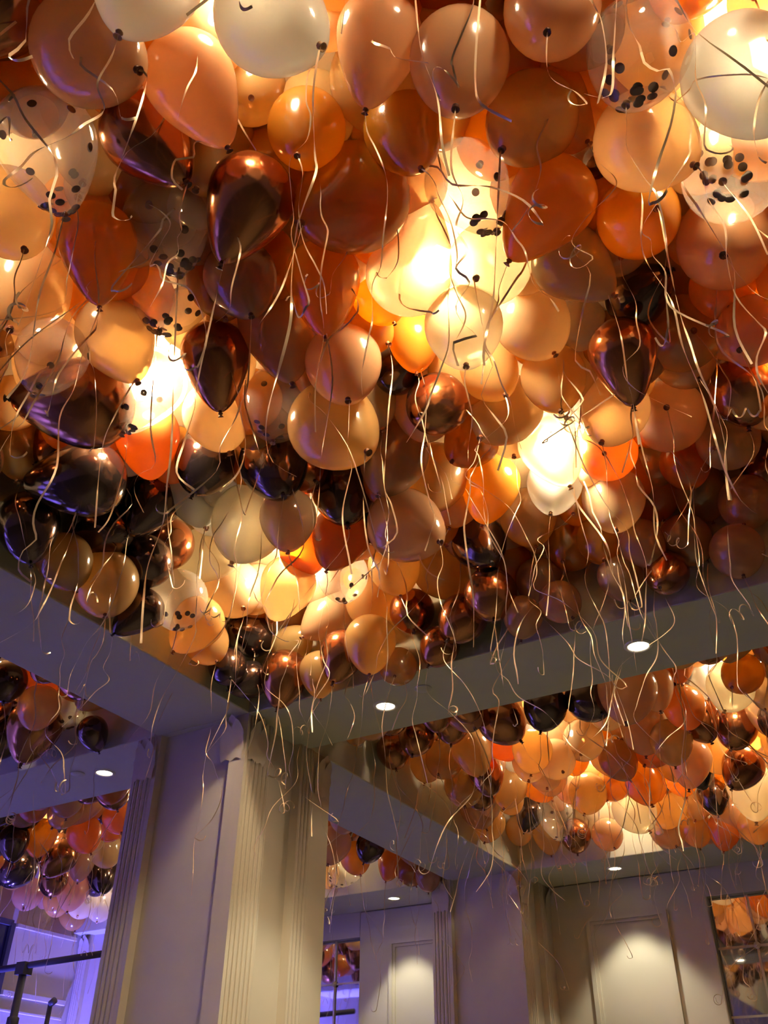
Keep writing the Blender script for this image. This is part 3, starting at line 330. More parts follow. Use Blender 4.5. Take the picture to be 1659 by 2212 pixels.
REST = [
 (-6.167, 4.798, 2.302, 0.121, 0.08, -0.57, -0.82, 'M', 0),
 (-2.14, 6.321, 2.299, 0.13, 0.06, -0.28, -0.96, 'M', 0),
 (-1.888, 2.201, 2.491, 0.128, 0.21, -0.35, -0.91, 'B', 1),
 (-2.597, 1.306, 2.515, 0.125, 0.49, -0.11, -0.87, 'P', 1),
 (-2.258, 2.389, 2.512, 0.128, -0.16, -0.25, -0.95, 'W', 0),
 (-2.439, 1.992, 2.498, 0.123, -0.46, 0.09, -0.88, 'W', 0),
 (-2.152, 5.933, 2.24, 0.126, 0.1, -0.22, -0.97, 'M', 0),
 (-0.481, 2.661, 2.522, 0.118, 0.06, -0.1, -0.99, 'B', 0),
 (-2.604, 6.244, 2.261, 0.119, 0.33, 0.18, -0.93, 'B', 0),
 (-5.944, 5.534, 2.381, 0.142, -0.21, -0.18, -0.96, 'R', 0),
 (-1.678, 5.821, 2.272, 0.137, 0.41, 0.09, -0.91, 'B', 1),
 (-2.039, 4.323, 2.173, 0.129, 0.35, -0.04, -0.94, 'C', 1),
 (-1.332, 6.122, 2.26, 0.12, -0.04, 0.41, -0.91, 'B', 0),
 (-1.629, 1.663, 2.516, 0.124, 0.08, -0.11, -0.99, 'B', 0),
 (-2.813, 1.966, 2.495, 0.121, 0.08, -0.37, -0.93, 'C', 0),
 (-1.56, 2.687, 2.506, 0.134, -0.42, -0.03, -0.91, 'A', 1),
 (-1.037, 5.192, 2.488, 0.126, 0.36, 0.05, -0.93, 'K', 0),
 (-2.679, 6.014, 2.209, 0.118, 0.13, 0.52, -0.85, 'P', 1),
 (-4.802, 7.12, 2.187, 0.126, 0.11, 0.5, -0.86, 'P', 0),
 (-0.664, 2.497, 2.498, 0.118, 0.26, 0.01, -0.96, 'P', 0),
 (-2.248, 1.348, 2.499, 0.136, 0.53, 0.09, -0.84, 'P', 0),
 (-1.924, 5.795, 2.306, 0.123, 0.03, 0.14, -0.99, 'A', 0),
 (-0.939, 1.566, 2.495, 0.145, 0.31, 0.24, -0.92, 'A', 0),
 (-1.241, 0.93, 2.514, 0.126, 0.2, -0.46, -0.87, 'P', 0),
 (-3.806, 3.108, 2.232, 0.141, 0.34, 0.02, -0.94, 'C', 0),
 (-2.567, 1.739, 2.514, 0.119, -0.4, 0.33, -0.86, 'A', 0),
 (-1.34, 3.416, 2.512, 0.12, -0.13, 0.11, -0.99, 'M', 1),
 (-0.083, 2.166, 2.527, 0.093, 0.24, 0.43, -0.87, 'A', 0),
 (-1.95, 3.081, 2.521, 0.119, -0.39, -0.24, -0.89, 'M', 1),
 (-1.208, 6.281, 2.251, 0.118, 0.0, 0.1, -0.99, 'K', 1),
 (-0.396, 4.762, 2.315, 0.121, -0.48, 0.2, -0.86, 'M', 0),
 (-6.052, 4.475, 2.238, 0.144, -0.07, -0.28, -0.96, 'K', 0),
 (-0.479, 1.658, 2.451, 0.119, -0.13, 0.3, -0.94, 'B', 1),
 (0.012, 1.837, 2.511, 0.129, -0.03, -0.26, -0.97, 'P', 1),
 (-2.843, 1.567, 2.281, 0.12, -0.27, -0.04, -0.96, 'C', 1),
 (-3.895, 3.342, 2.268, 0.128, -0.51, -0.33, -0.79, 'B', 1),
 (-0.387, 4.932, 2.235, 0.126, 0.29, -0.41, -0.87, 'M', 1),
 (-0.374, 2.518, 2.498, 0.123, -0.35, 0.22, -0.91, 'M', 1),
 (-1.614, 1.158, 2.467, 0.123, -0.54, 0.18, -0.82, 'B', 0),
 (0.024, 3.27, 2.511, 0.129, 0.22, 0.18, -0.96, 'B', 1),
 (-2.083, 2.374, 2.521, 0.119, 0.53, 0.04, -0.85, 'A', 0),
 (-0.763, 1.306, 2.518, 0.122, 0.05, -0.03, -1.0, 'B', 0),
 (-1.78, 1.777, 2.509, 0.131, 0.56, 0.38, -0.74, 'P', 0),
 (-1.169, 0.629, 2.508, 0.132, -0.09, -0.42, -0.9, 'A', 1),
 (-1.945, 6.367, 2.438, 0.123, 0.16, -0.45, -0.88, 'B', 1),
 (-2.686, 2.305, 2.504, 0.136, -0.24, -0.33, -0.91, 'K', 0),
 (-2.249, 4.385, 2.225, 0.138, -0.05, 0.35, -0.94, 'C', 1),
 (-0.456, 2.423, 2.479, 0.121, 0.29, -0.54, -0.79, 'A', 0),
 (-0.748, 3.118, 2.521, 0.119, -0.43, -0.41, -0.81, 'P', 1),
 (-7.096, 6.562, 2.266, 0.131, -0.57, 0.13, -0.81, 'K', 0),
 (-2.835, 2.387, 2.521, 0.119, -0.01, -0.36, -0.93, 'K', 0),
 (-0.851, 5.062, 2.521, 0.119, -0.36, -0.44, -0.82, 'P', 0),
 (-0.487, 2.958, 2.522, 0.118, 0.32, -0.05, -0.95, 'A', 0),
 (-2.375, 3.376, 2.518, 0.119, -0.2, 0.15, -0.97, 'P', 0),
 (-6.937, 5.157, 2.126, 0.128, -0.33, 0.2, -0.92, 'R', 0),
 (-2.601, 1.996, 2.426, 0.134, -0.57, -0.05, -0.82, 'K', 0),
 (-2.642, 4.323, 2.2, 0.139, 0.02, -0.03, -1.0, 'B', 0),
 (-5.109, 4.497, 2.247, 0.125, -0.57, -0.12, -0.81, 'C', 0),
 (-3.874, 5.982, 2.269, 0.142, -0.37, 0.17, -0.91, 'M', 0),
 (-2.824, 3.322, 2.515, 0.125, 0.0, 0.41, -0.91, 'A', 0),
 (-1.556, 6.324, 2.247, 0.125, 0.14, 0.19, -0.97, 'A', 1),
 (-2.472, 5.628, 2.295, 0.122, 0.13, -0.0, -0.99, 'M', 0),
 (-1.012, 3.402, 2.516, 0.123, -0.39, 0.27, -0.88, 'P', 0),
 (-0.54, 4.429, 2.239, 0.124, -0.45, 0.06, -0.89, 'B', 1),
 (-1.113, 1.603, 2.512, 0.12, 0.0, -0.04, -1.0, 'P', 1),
 (-1.812, 4.867, 2.3, 0.132, 0.35, 0.2, -0.91, 'P', 0),
 (-1.104, 6.792, 2.41, 0.128, 0.18, -0.31, -0.93, 'A', 1),
 (-2.632, 4.546, 2.286, 0.122, 0.02, -0.05, -1.0, 'C', 0),
 (-1.887, 6.502, 2.31, 0.125, 0.06, -0.67, -0.74, 'P', 0),
 (-1.503, 0.464, 2.51, 0.13, 0.21, 0.17, -0.96, 'A', 1),
 (-1.492, 5.83, 2.409, 0.14, 0.51, -0.18, -0.84, 'K', 0),
 (-1.488, 3.234, 2.516, 0.124, -0.24, 0.39, -0.89, 'M', 1),
 (-2.383, 5.971, 2.458, 0.125, -0.2, -0.45, -0.87, 'W', 1),
 (-0.571, 0.974, 2.515, 0.125, 0.17, -0.16, -0.97, 'A', 1),
 (-1.817, 2.986, 2.504, 0.12, 0.13, -0.04, -0.99, 'K', 0),
 (-2.081, 5.707, 2.477, 0.128, -0.17, -0.26, -0.95, 'W', 0),
 (-1.653, 5.649, 2.456, 0.119, -0.2, 0.19, -0.96, 'A', 0),
 (-6.624, 5.605, 2.3, 0.118, 0.02, 0.04, -1.0, 'C', 1),
 (-6.703, 5.695, 2.501, 0.139, -0.36, -0.12, -0.93, 'K', 1),
 (-0.432, 1.831, 2.51, 0.13, 0.34, -0.1, -0.94, 'A', 0),
 (-2.843, 4.466, 2.252, 0.121, 0.13, -0.06, -0.99, 'B', 1),
 (-4.373, 6.876, 2.496, 0.144, -0.28, 0.5, -0.82, 'C', 1),
 (-0.043, 2.632, 2.518, 0.122, -0.56, -0.35, -0.75, 'B', 1),
 (-0.7, 2.297, 2.518, 0.119, 0.45, -0.21, -0.87, 'A', 0),
 (-0.686, 4.545, 2.317, 0.14, -0.21, 0.19, -0.96, 'C', 0),
 (-6.698, 4.973, 2.201, 0.139, 0.01, 0.01, -1.0, 'K', 0),
 (-7.488, 5.848, 2.23, 0.131, 0.08, 0.38, -0.92, 'B', 0),
 (-0.317, 4.539, 2.219, 0.131, -0.18, -0.27, -0.94, 'C', 1),
 (-0.633, 6.162, 2.17, 0.135, -0.39, 0.45, -0.81, 'P', 1),
 (-3.848, 6.965, 2.244, 0.121, 0.28, 0.12, -0.95, 'M', 1),
 (-1.662, 2.871, 2.507, 0.133, 0.58, -0.32, -0.75, 'B', 1),
 (-7.543, 6.3, 2.482, 0.122, 0.37, 0.07, -0.92, 'P', 0),
 (-7.394, 5.897, 2.41, 0.134, -0.06, 0.42, -0.91, 'R', 0),
 (-5.873, 5.204, 2.47, 0.142, -0.03, -0.04, -1.0, 'R', 1),
 (-4.259, 3.435, 2.45, 0.129, 0.04, 0.46, -0.89, 'R', 0),
 (-3.75, 2.862, 2.209, 0.128, 0.01, -0.36, -0.93, 'C', 1),
 (-7.086, 5.912, 2.425, 0.143, -0.13, -0.54, -0.83, 'C', 1),
 (-2.828, 5.522, 2.484, 0.123, -0.41, 0.22, -0.89, 'C', 0),
 (-0.578, 4.89, 2.444, 0.13, -0.35, 0.08, -0.93, 'B', 0),
 (-1.736, 5.281, 2.481, 0.119, -0.08, -0.0, -1.0, 'P', 1),
 (-5.898, 5.396, 2.494, 0.146, -0.09, -0.07, -0.99, 'K', 0),
 (-4.8, 3.447, 2.472, 0.128, 0.35, -0.44, -0.83, 'C', 0),
 (-5.541, 5.414, 2.186, 0.121, -0.02, 0.13, -0.99, 'M', 0),
 (-1.366, 1.17, 2.505, 0.135, -0.18, -0.36, -0.92, 'P', 1),
 (-2.417, 1.821, 2.509, 0.131, -0.34, 0.14, -0.93, 'A', 0),
 (-0.933, 5.63, 2.438, 0.142, 0.05, 0.01, -1.0, 'P', 1),
 (-1.533, 5.587, 2.446, 0.119, 0.07, 0.15, -0.99, 'B', 1),
 (-0.496, 5.15, 2.42, 0.119, -0.24, -0.01, -0.97, 'K', 0),
 (-1.259, 5.587, 2.516, 0.123, -0.2, -0.21, -0.96, 'K', 0),
 (-6.315, 4.966, 2.419, 0.136, 0.07, 0.01, -1.0, 'K', 1),
 (-0.05, 1.648, 2.513, 0.127, 0.07, -0.43, -0.9, 'B', 0),
 (-2.068, 2.594, 2.495, 0.122, 0.01, 0.18, -0.98, 'A', 1),
 (-1.541, 6.765, 2.408, 0.121, -0.29, 0.17, -0.94, 'C', 0),
 (-2.349, 7.09, 2.505, 0.135, 0.45, 0.47, -0.76, 'P', 0),
 (-4.354, 6.655, 2.408, 0.124, -0.23, 0.33, -0.92, 'K', 1),
 (-2.183, 3.449, 2.52, 0.12, -0.05, 0.01, -1.0, 'A', 0),
 (-7.712, 6.495, 2.48, 0.143, -0.15, -0.0, -0.99, 'M', 0),
 (-6.482, 5.168, 2.499, 0.141, 0.25, -0.4, -0.88, 'P', 0),
 (-2.832, 4.863, 2.441, 0.128, 0.41, 0.35, -0.84, 'M', 0),
 (-4.562, 3.313, 2.442, 0.119, 0.17, 0.38, -0.91, 'B', 0),
 (-4.376, 6.465, 2.48, 0.118, 0.09, 0.0, -1.0, 'R', 1),
 (-3.836, 6.706, 2.254, 0.124, 0.38, -0.53, -0.76, 'R', 1),
 (0.087, 2.769, 2.504, 0.119, 0.12, 0.15, -0.98, 'B', 0),
 (0.07, 2.552, 2.495, 0.145, -0.1, 0.41, -0.91, 'A', 0),
 (-1.321, 0.773, 2.497, 0.133, 0.22, -0.22, -0.95, 'A', 0),
 (-1.86, 1.415, 2.514, 0.126, -0.2, -0.7, -0.69, 'A', 1),
 (-0.909, 4.889, 2.478, 0.129, -0.42, 0.1, -0.9, 'B', 0),
 (-2.727, 5.186, 2.5, 0.125, -0.27, -0.17, -0.95, 'B', 0),
 (-0.708, 5.535, 2.516, 0.12, 0.19, 0.07, -0.98, 'P', 0),
 (-2.841, 7.11, 2.508, 0.127, 0.03, 0.37, -0.93, 'B', 0),
 (-6.766, 5.105, 2.497, 0.133, -0.44, 0.27, -0.86, 'K', 1),
 (-5.437, 4.335, 2.203, 0.122, 0.02, -0.3, -0.95, 'R', 0),
 (-7.82, 6.597, 2.28, 0.143, -0.44, 0.11, -0.89, 'M', 1),
 (-1.538, 4.771, 2.401, 0.128, 0.06, 0.29, -0.96, 'M', 1),
 (-1.854, 5.683, 2.497, 0.125, -0.25, -0.04, -0.97, 'P', 1),
 (-4.215, 2.738, 2.352, 0.128, 0.21, -0.05, -0.98, 'C', 0),
 (-6.731, 5.822, 2.4, 0.13, 0.4, 0.08, -0.91, 'M', 0),
 (-6.722, 6.338, 2.405, 0.12, -0.22, -0.36, -0.91, 'C', 0),
 (-2.536, 3.322, 2.516, 0.124, -0.38, -0.45, -0.81, 'P', 0),
 (0.173, 1.872, 2.493, 0.12, 0.49, 0.2, -0.85, 'B', 1),
 (-2.839, 1.508, 2.508, 0.122, 0.15, 0.01, -0.99, 'A', 0),
 (-1.093, 5.397, 2.491, 0.121, -0.13, 0.09, -0.99, 'C', 0),
 (-2.428, 6.859, 2.489, 0.142, 0.01, -0.08, -1.0, 'M', 1),
 (-1.652, 5.992, 2.46, 0.123, 0.14, 0.1, -0.99, 'P', 0),
 (-0.787, 4.312, 2.201, 0.127, -0.37, 0.31, -0.87, 'B', 0),
 (-6.612, 4.934, 2.45, 0.141, 0.18, -0.51, -0.84, 'B', 0),
 (-7.74, 6.734, 2.443, 0.14, 0.28, 0.6, -0.75, 'C', 1),
 (-4.195, 6.099, 2.396, 0.13, -0.24, -0.14, -0.96, 'R', 0),
 (-5.32, 5.048, 2.453, 0.129, -0.31, -0.47, -0.82, 'K', 0),
 (-5.522, 5.232, 2.29, 0.13, -0.58, -0.46, -0.67, 'M', 0),
 (-4.428, 6.488, 2.278, 0.126, 0.16, 0.63, -0.76, 'C', 1),
 (-1.446, 0.137, 2.486, 0.133, -0.46, 0.01, -0.89, 'P', 1),
 (0.189, 2.399, 2.452, 0.126, -0.2, -0.43, -0.88, 'A', 1),
 (0.492, 2.504, 2.457, 0.133, -0.07, 0.2, -0.98, 'P', 1),
 (-2.34, 0.809, 2.471, 0.14, 0.04, -0.11, -0.99, 'B', 1),
 (0.124, 3.007, 2.497, 0.143, -0.13, -0.09, -0.99, 'B', 0),
 (0.255, 3.412, 2.516, 0.124, -0.4, 0.01, -0.92, 'A', 1),
 (-2.771, 1.1, 2.501, 0.13, 0.02, -0.04, -1.0, 'M', 1),
 (-1.063, 0.349, 2.509, 0.131, 0.25, 0.07, -0.97, 'A', 0),
 (0.383, 3.0, 2.423, 0.145, 0.44, 0.2, -0.87, 'P', 0),
 (-2.439, 1.084, 2.432, 0.134, -0.04, -0.4, -0.92, 'B', 0),
 (0.467, 1.419, 2.433, 0.137, -0.09, 0.24, -0.97, 'P', 1),
 (0.212, 2.046, 2.504, 0.136, 0.22, -0.05, -0.97, 'P', 0),
 (0.522, 1.772, 2.482, 0.143, 0.23, -0.04, -0.97, 'A', 0),
 (0.466, 2.124, 2.521, 0.119, -0.17, 0.05, -0.98, 'A', 1),
 (-0.574, 0.676, 2.459, 0.118, 0.3, 0.21, -0.93, 'A', 0),
 (-1.278, 0.434, 2.511, 0.129, -0.24, 0.24, -0.94, 'P', 0),
 (-1.699, 0.444, 2.491, 0.13, 0.15, -0.34, -0.93, 'P', 0),
 (-0.869, 0.452, 2.454, 0.133, -0.24, 0.2, -0.95, 'A', 1),
 (0.177, 1.115, 2.515, 0.125, 0.65, -0.31, -0.7, 'P', 0),
 (0.379, 1.224, 2.508, 0.132, -0.18, -0.07, -0.98, 'B', 1),
 (-2.56, 0.902, 2.521, 0.119, 0.09, 0.62, -0.78, 'A', 0),
 (0.447, 3.223, 2.496, 0.144, 0.12, -0.32, -0.94, 'M', 1),
 (-2.794, 1.351, 2.443, 0.119, 0.62, 0.24, -0.74, 'A', 0),
 (-0.161, 1.088, 2.511, 0.129, -0.17, 0.01, -0.99, 'B', 1),
 (0.384, 1.911, 2.496, 0.122, -0.3, 0.22, -0.93, 'A', 0),
 (0.396, 2.322, 2.487, 0.134, -0.01, -0.4, -0.91, 'B', 0),
 (-1.692, 0.266, 2.481, 0.125, 0.28, 0.01, -0.96, 'B', 0),
 (-1.853, 0.526, 2.513, 0.127, -0.13, -0.06, -0.99, 'M', 0),
 (0.184, 3.188, 2.475, 0.13, -0.22, 0.3, -0.93, 'B', 0),
 (0.569, 1.577, 2.5, 0.14, 0.5, 0.11, -0.86, 'P', 1),
 (-2.214, 0.932, 2.518, 0.122, -0.04, -0.22, -0.97, 'P', 0),
 (-0.012, 1.177, 2.518, 0.122, 0.04, 0.1, -0.99, 'A', 0),
 (0.556, 1.296, 2.516, 0.124, 0.04, 0.22, -0.97, 'B', 1),
 (-1.021, 0.524, 2.503, 0.125, -0.2, -0.35, -0.92, 'B', 0),
 (-1.282, 0.232, 2.496, 0.144, 0.27, 0.16, -0.95, 'P', 0),
 (-0.725, 0.547, 2.467, 0.121, 0.19, 0.66, -0.73, 'M', 0),
 (-0.094, 0.904, 2.517, 0.123, 0.02, -0.34, -0.94, 'A', 0),
 (0.565, 1.987, 2.488, 0.13, 0.29, 0.08, -0.95, 'A', 0),
 (0.474, 2.794, 2.462, 0.125, -0.59, -0.33, -0.74, 'P', 0),
 (-2.587, 1.137, 2.491, 0.137, -0.27, -0.09, -0.96, 'A', 1),
 (-2.663, 0.997, 2.49, 0.135, -0.02, -0.01, -1.0, 'B', 0),
 (0.544, 2.247, 2.491, 0.124, 0.25, 0.05, -0.97, 'A', 0),
 (0.263, 3.072, 2.503, 0.137, -0.25, -0.13, -0.96, 'B', 1),
 (-2.26, 1.069, 2.497, 0.143, 0.49, -0.23, -0.84, 'B', 0),
 (0.293, 2.232, 2.516, 0.124, 0.42, -0.03, -0.91, 'B', 0),
 (-1.534, 0.303, 2.5, 0.137, 0.36, -0.16, -0.92, 'A', 1),
 (-1.813, 0.345, 2.508, 0.132, -0.4, -0.4, -0.83, 'A', 0),
 (0.143, 3.337, 2.492, 0.132, 0.01, -0.53, -0.85, 'B', 1),
 (0.43, 3.423, 2.517, 0.12, 0.27, 0.03, -0.96, 'P', 0),
 (-1.151, 0.485, 2.505, 0.135, -0.33, -0.36, -0.87, 'P', 0),
 (-1.702, 0.597, 2.502, 0.138, 0.32, 0.02, -0.95, 'M', 0),
 (0.13, 3.466, 2.52, 0.12, -0.4, -0.38, -0.83, 'A', 0),
 (-2.433, 0.954, 2.519, 0.121, -0.43, -0.25, -0.87, 'B', 1),
 (-1.396, 0.33, 2.51, 0.13, -0.48, 0.13, -0.87, 'P', 0),
 (-2.24, 0.868, 2.264, 0.123, 0.34, 0.25, -0.91, 'P', 0),
 (0.242, 3.289, 2.227, 0.128, -0.45, -0.01, -0.89, 'A', 1),
 (-1.316, 0.209, 2.258, 0.138, -0.24, -0.4, -0.89, 'M', 0),
 (0.327, 2.069, 2.307, 0.132, -0.49, 0.21, -0.85, 'P', 0),
 (-2.724, 1.385, 2.228, 0.142, 0.28, -0.33, -0.9, 'C', 0),
 (0.079, 3.002, 2.242, 0.123, 0.33, -0.4, -0.85, 'B', 0),
 (0.332, 1.144, 2.255, 0.127, 0.06, 0.45, -0.89, 'A', 0),
 (-1.63, 0.379, 2.255, 0.12, -0.22, 0.31, -0.93, 'B', 1),
 (0.304, 1.849, 2.235, 0.128, 0.36, 0.42, -0.84, 'A', 0),
 (0.414, 2.667, 2.243, 0.132, 0.14, 0.0, -0.99, 'M', 0),
 (-1.978, 0.593, 2.227, 0.118, -0.0, -0.4, -0.91, 'P', 1),
 (0.158, 2.584, 2.251, 0.13, -0.18, -0.23, -0.96, 'P', 0),
 (-0.583, 0.548, 2.241, 0.124, -0.63, -0.25, -0.73, 'A', 0),
 (0.355, 2.398, 2.274, 0.124, -0.37, -0.24, -0.9, 'A', 1),
 (-2.348, 1.042, 2.224, 0.122, -0.11, 0.01, -0.99, 'P', 0),
 (-0.006, 6.405, 2.473, 0.139, 0.09, -0.03, -1.0, 'B', 1),
 (-0.06, 5.891, 2.403, 0.132, -0.37, 0.03, -0.93, 'R', 0),
 (-0.348, 6.494, 2.422, 0.129, 0.34, -0.58, -0.74, 'K', 0),
 (-0.277, 5.816, 2.504, 0.128, 0.65, -0.04, -0.76, 'M', 0),
 (-0.562, 5.391, 2.432, 0.139, 0.57, -0.02, -0.82, 'P', 1),
 (-0.221, 4.802, 2.426, 0.139, -0.27, 0.11, -0.96, 'B', 0),
 (-0.014, 5.273, 2.493, 0.131, -0.21, 0.08, -0.97, 'C', 1),
 (-0.155, 6.779, 2.417, 0.14, -0.26, -0.22, -0.94, 'B', 0),
 (-0.36, 6.188, 2.47, 0.124, -0.29, -0.06, -0.95, 'B', 1),
 (-0.741, 7.004, 2.505, 0.119, 0.49, 0.14, -0.86, 'A', 0),
 (-0.158, 7.054, 2.439, 0.136, -0.45, -0.02, -0.89, 'C', 0),
 (-0.543, 7.048, 2.403, 0.128, 0.28, -0.5, -0.82, 'B', 0),
 (0.234, 4.424, 2.479, 0.134, -0.58, 0.38, -0.72, 'R', 1),
 (-0.242, 4.531, 2.481, 0.136, 0.37, -0.08, -0.93, 'B', 1),
 (-0.049, 4.351, 2.488, 0.127, -0.33, 0.33, -0.88, 'R', 1),
 (0.066, 6.686, 2.431, 0.123, -0.36, -0.0, -0.93, 'B', 1),
 (0.174, 5.392, 2.473, 0.119, 0.31, -0.61, -0.73, 'M', 1),
 (-0.01, 4.918, 2.514, 0.124, 0.23, 0.08, -0.97, 'B', 0),
 (-0.55, 5.89, 2.421, 0.125, -0.15, 0.23, -0.96, 'M', 1),
 (-0.268, 5.058, 2.429, 0.121, -0.07, -0.05, -1.0, 'A', 0),
 (-0.03, 5.552, 2.442, 0.133, 0.12, -0.53, -0.84, 'C', 1),
 (0.266, 4.827, 2.492, 0.145, -0.22, 0.05, -0.97, 'P', 0),
 (-0.459, 5.618, 2.474, 0.143, 0.44, 0.41, -0.8, 'K', 1),
 (-0.304, 5.337, 2.414, 0.131, -0.39, 0.1, -0.92, 'B', 0),
 (0.233, 5.143, 2.457, 0.13, 0.34, -0.04, -0.94, 'K', 1),
 (0.109, 6.151, 2.492, 0.144, -0.04, -0.3, -0.95, 'M', 0),
 (-0.591, 6.516, 2.44, 0.122, -0.43, -0.2, -0.88, 'K', 0),
 (0.151, 5.864, 2.497, 0.134, 0.04, 0.06, -1.0, 'C', 1),
 (-0.002, 4.596, 2.422, 0.131, -0.47, -0.19, -0.86, 'R', 0),
 (-0.453, 6.696, 2.404, 0.133, -0.15, 0.48, -0.86, 'R', 0),
 (0.037, 6.94, 2.428, 0.131, 0.3, 0.14, -0.94, 'B', 0),
 (-0.36, 6.901, 2.494, 0.137, 0.13, 0.45, -0.88, 'B', 0),
 (-0.135, 6.162, 2.425, 0.127, 0.16, -0.44, -0.88, 'C', 0),
 (0.2, 5.606, 2.471, 0.124, 0.36, 0.24, -0.9, 'K', 1),
 (-0.3, 4.316, 2.438, 0.13, -0.14, -0.45, -0.88, 'B', 0),
 (-0.053, 4.357, 2.232, 0.123, -0.2, -0.2, -0.96, 'A', 0),
 (-0.615, 6.735, 2.204, 0.145, 0.09, -0.26, -0.96, 'P', 0),
 (-0.377, 6.049, 2.264, 0.136, -0.35, -0.05, -0.93, 'M', 1),
 (0.025, 5.383, 2.2, 0.137, 0.21, -0.17, -0.96, 'K', 1),
 (-0.563, 6.396, 2.163, 0.127, -0.21, -0.09, -0.97, 'M', 0),
 (-0.359, 5.524, 2.232, 0.118, 0.35, 0.4, -0.85, 'R', 1),
 (-0.238, 4.734, 2.21, 0.123, 0.1, -0.16, -0.98, 'M', 1),
 (-0.257, 5.339, 2.201, 0.135, 0.41, -0.1, -0.91, 'A', 1),
 (-0.104, 6.546, 2.258, 0.128, 0.01, 0.29, -0.96, 'M', 0),
 (-0.367, 6.488, 2.186, 0.131, -0.35, 0.3, -0.89, 'M', 0),
 (0.084, 4.923, 2.147, 0.143, -0.4, 0.39, -0.83, 'R', 0),
 (-0.057, 5.651, 2.227, 0.142, -0.04, -0.08, -1.0, 'P', 1),
 (-0.378, 7.073, 2.228, 0.119, -0.37, -0.23, -0.9, 'A', 1),
 (-0.135, 4.957, 2.217, 0.129, -0.5, 0.05, -0.87, 'A', 0),
 (-0.025, 5.164, 2.288, 0.136, 0.34, -0.42, -0.84, 'P', 1),
 (-0.315, 6.684, 2.251, 0.126, 0.15, 0.24, -0.96, 'K', 0),
 (-0.198, 5.842, 2.182, 0.139, 0.22, -0.1, -0.97, 'R', 1),
 (-0.361, 4.353, 2.25, 0.123, -0.42, -0.17, -0.89, 'A', 0),
 (-0.063, 6.06, 2.13, 0.12, -0.17, 0.32, -0.93, 'R', 0),
 (-0.164, 6.932, 2.249, 0.14, -0.12, -0.37, -0.92, 'P', 0),
 (-0.416, 5.862, 2.166, 0.135, 0.44, 0.25, -0.86, 'C', 1),
 (0.249, 4.604, 2.299, 0.126, -0.13, -0.01, -0.99, 'B', 0),
 (0.094, 5.8, 2.292, 0.139, -0.3, -0.36, -0.89, 'A', 1),
 (0.048, 6.278, 2.239, 0.142, -0.34, -0.3, -0.89, 'R', 1),
 (-0.054, 4.655, 2.194, 0.138, 0.35, 0.18, -0.92, 'P', 1),
 (0.147, 4.396, 2.302, 0.123, 0.32, 0.27, -0.91, 'B', 0),
 (-0.231, 6.275, 2.17, 0.128, 0.34, -0.17, -0.93, 'A', 0),
 (-0.004, 6.729, 2.17, 0.139, -0.15, 0.14, -0.98, 'M', 0),
 (-0.481, 5.651, 2.145, 0.121, 0.23, -0.04, -0.97, 'B', 1),
 (-0.807, 7.076, 2.3, 0.137, 0.26, -0.14, -0.96, 'A', 1),
 (-0.725, 6.96, 2.14, 0.119, -0.38, -0.23, -0.9, 'M', 1),
 (-0.435, 6.299, 2.294, 0.133, 0.3, -0.19, -0.93, 'M', 0),
 (0.15, 4.499, 2.134, 0.118, 0.0, 0.12, -0.99, 'R', 0),
 (0.099, 6.033, 2.235, 0.131, -0.23, 0.17, -0.96, 'P', 0),
 (-0.398, 6.87, 2.205, 0.124, 0.51, -0.32, -0.8, 'B', 1),
 (0.142, 5.556, 2.266, 0.131, -0.0, 0.51, -0.86, 'A', 0),
 (-0.337, 5.177, 2.308, 0.118, -0.29, -0.15, -0.94, 'B', 0),
 (0.155, 5.155, 2.183, 0.137, -0.1, -0.36, -0.93, 'C', 0),
 (-0.193, 5.152, 2.132, 0.126, -0.06, 0.15, -0.99, 'A', 1),
 (-0.042, 7.117, 2.131, 0.123, -0.17, -0.05, -0.98, 'B', 0),
 (-0.311, 5.721, 2.305, 0.122, 0.06, 0.14, -0.99, 'B', 1),
 (-0.706, 6.408, 2.509, 0.121, -0.05, -0.45, -0.89, 'R', 1),
 (-0.18, 5.372, 2.514, 0.126, -0.05, -0.18, -0.98, 'R', 0),
 (0.09, 4.405, 2.521, 0.119, -0.18, 0.08, -0.98, 'R', 0),
 (-0.28, 6.305, 2.456, 0.118, 0.04, -0.48, -0.88, 'M', 1),
 (-0.612, 6.757, 2.502, 0.138, 0.14, 0.19, -0.97, 'B', 1),
 (-0.314, 6.726, 2.5, 0.119, 0.33, 0.18, -0.93, 'P', 0),
 (-0.425, 4.904, 2.502, 0.138, -0.23, -0.41, -0.88, 'A', 0),
 (-0.366, 7.105, 2.495, 0.124, 0.67, -0.08, -0.74, 'C', 0),
 (-0.531, 6.317, 2.501, 0.125, 0.21, 0.31, -0.93, 'B', 0),
 (-0.176, 4.983, 2.522, 0.118, -0.1, -0.16, -0.98, 'R', 0),
 (-0.218, 5.589, 2.51, 0.121, 0.28, 0.08, -0.96, 'R', 0),
 (-0.445, 5.451, 2.512, 0.128, -0.11, -0.49, -0.87, 'B', 1),
 (-0.243, 6.033, 2.503, 0.137, -0.29, -0.41, -0.86, 'R', 1),
 (-0.616, 5.647, 2.466, 0.146, -0.13, 0.04, -0.99, 'P', 1),
 (0.164, 4.953, 2.516, 0.124, 0.33, -0.28, -0.9, 'R', 1),
 (-0.055, 5.7, 2.464, 0.134, -0.67, -0.24, -0.7, 'B', 0),
 (-0.237, 6.601, 2.494, 0.134, -0.69, -0.09, -0.72, 'C', 0),
 (-0.122, 4.631, 2.502, 0.12, 0.37, -0.39, -0.84, 'K', 0),
 (0.085, 6.001, 2.52, 0.12, -0.38, 0.0, -0.92, 'K', 1),
 (-0.448, 6.463, 2.522, 0.118, -0.21, -0.06, -0.98, 'K', 0),
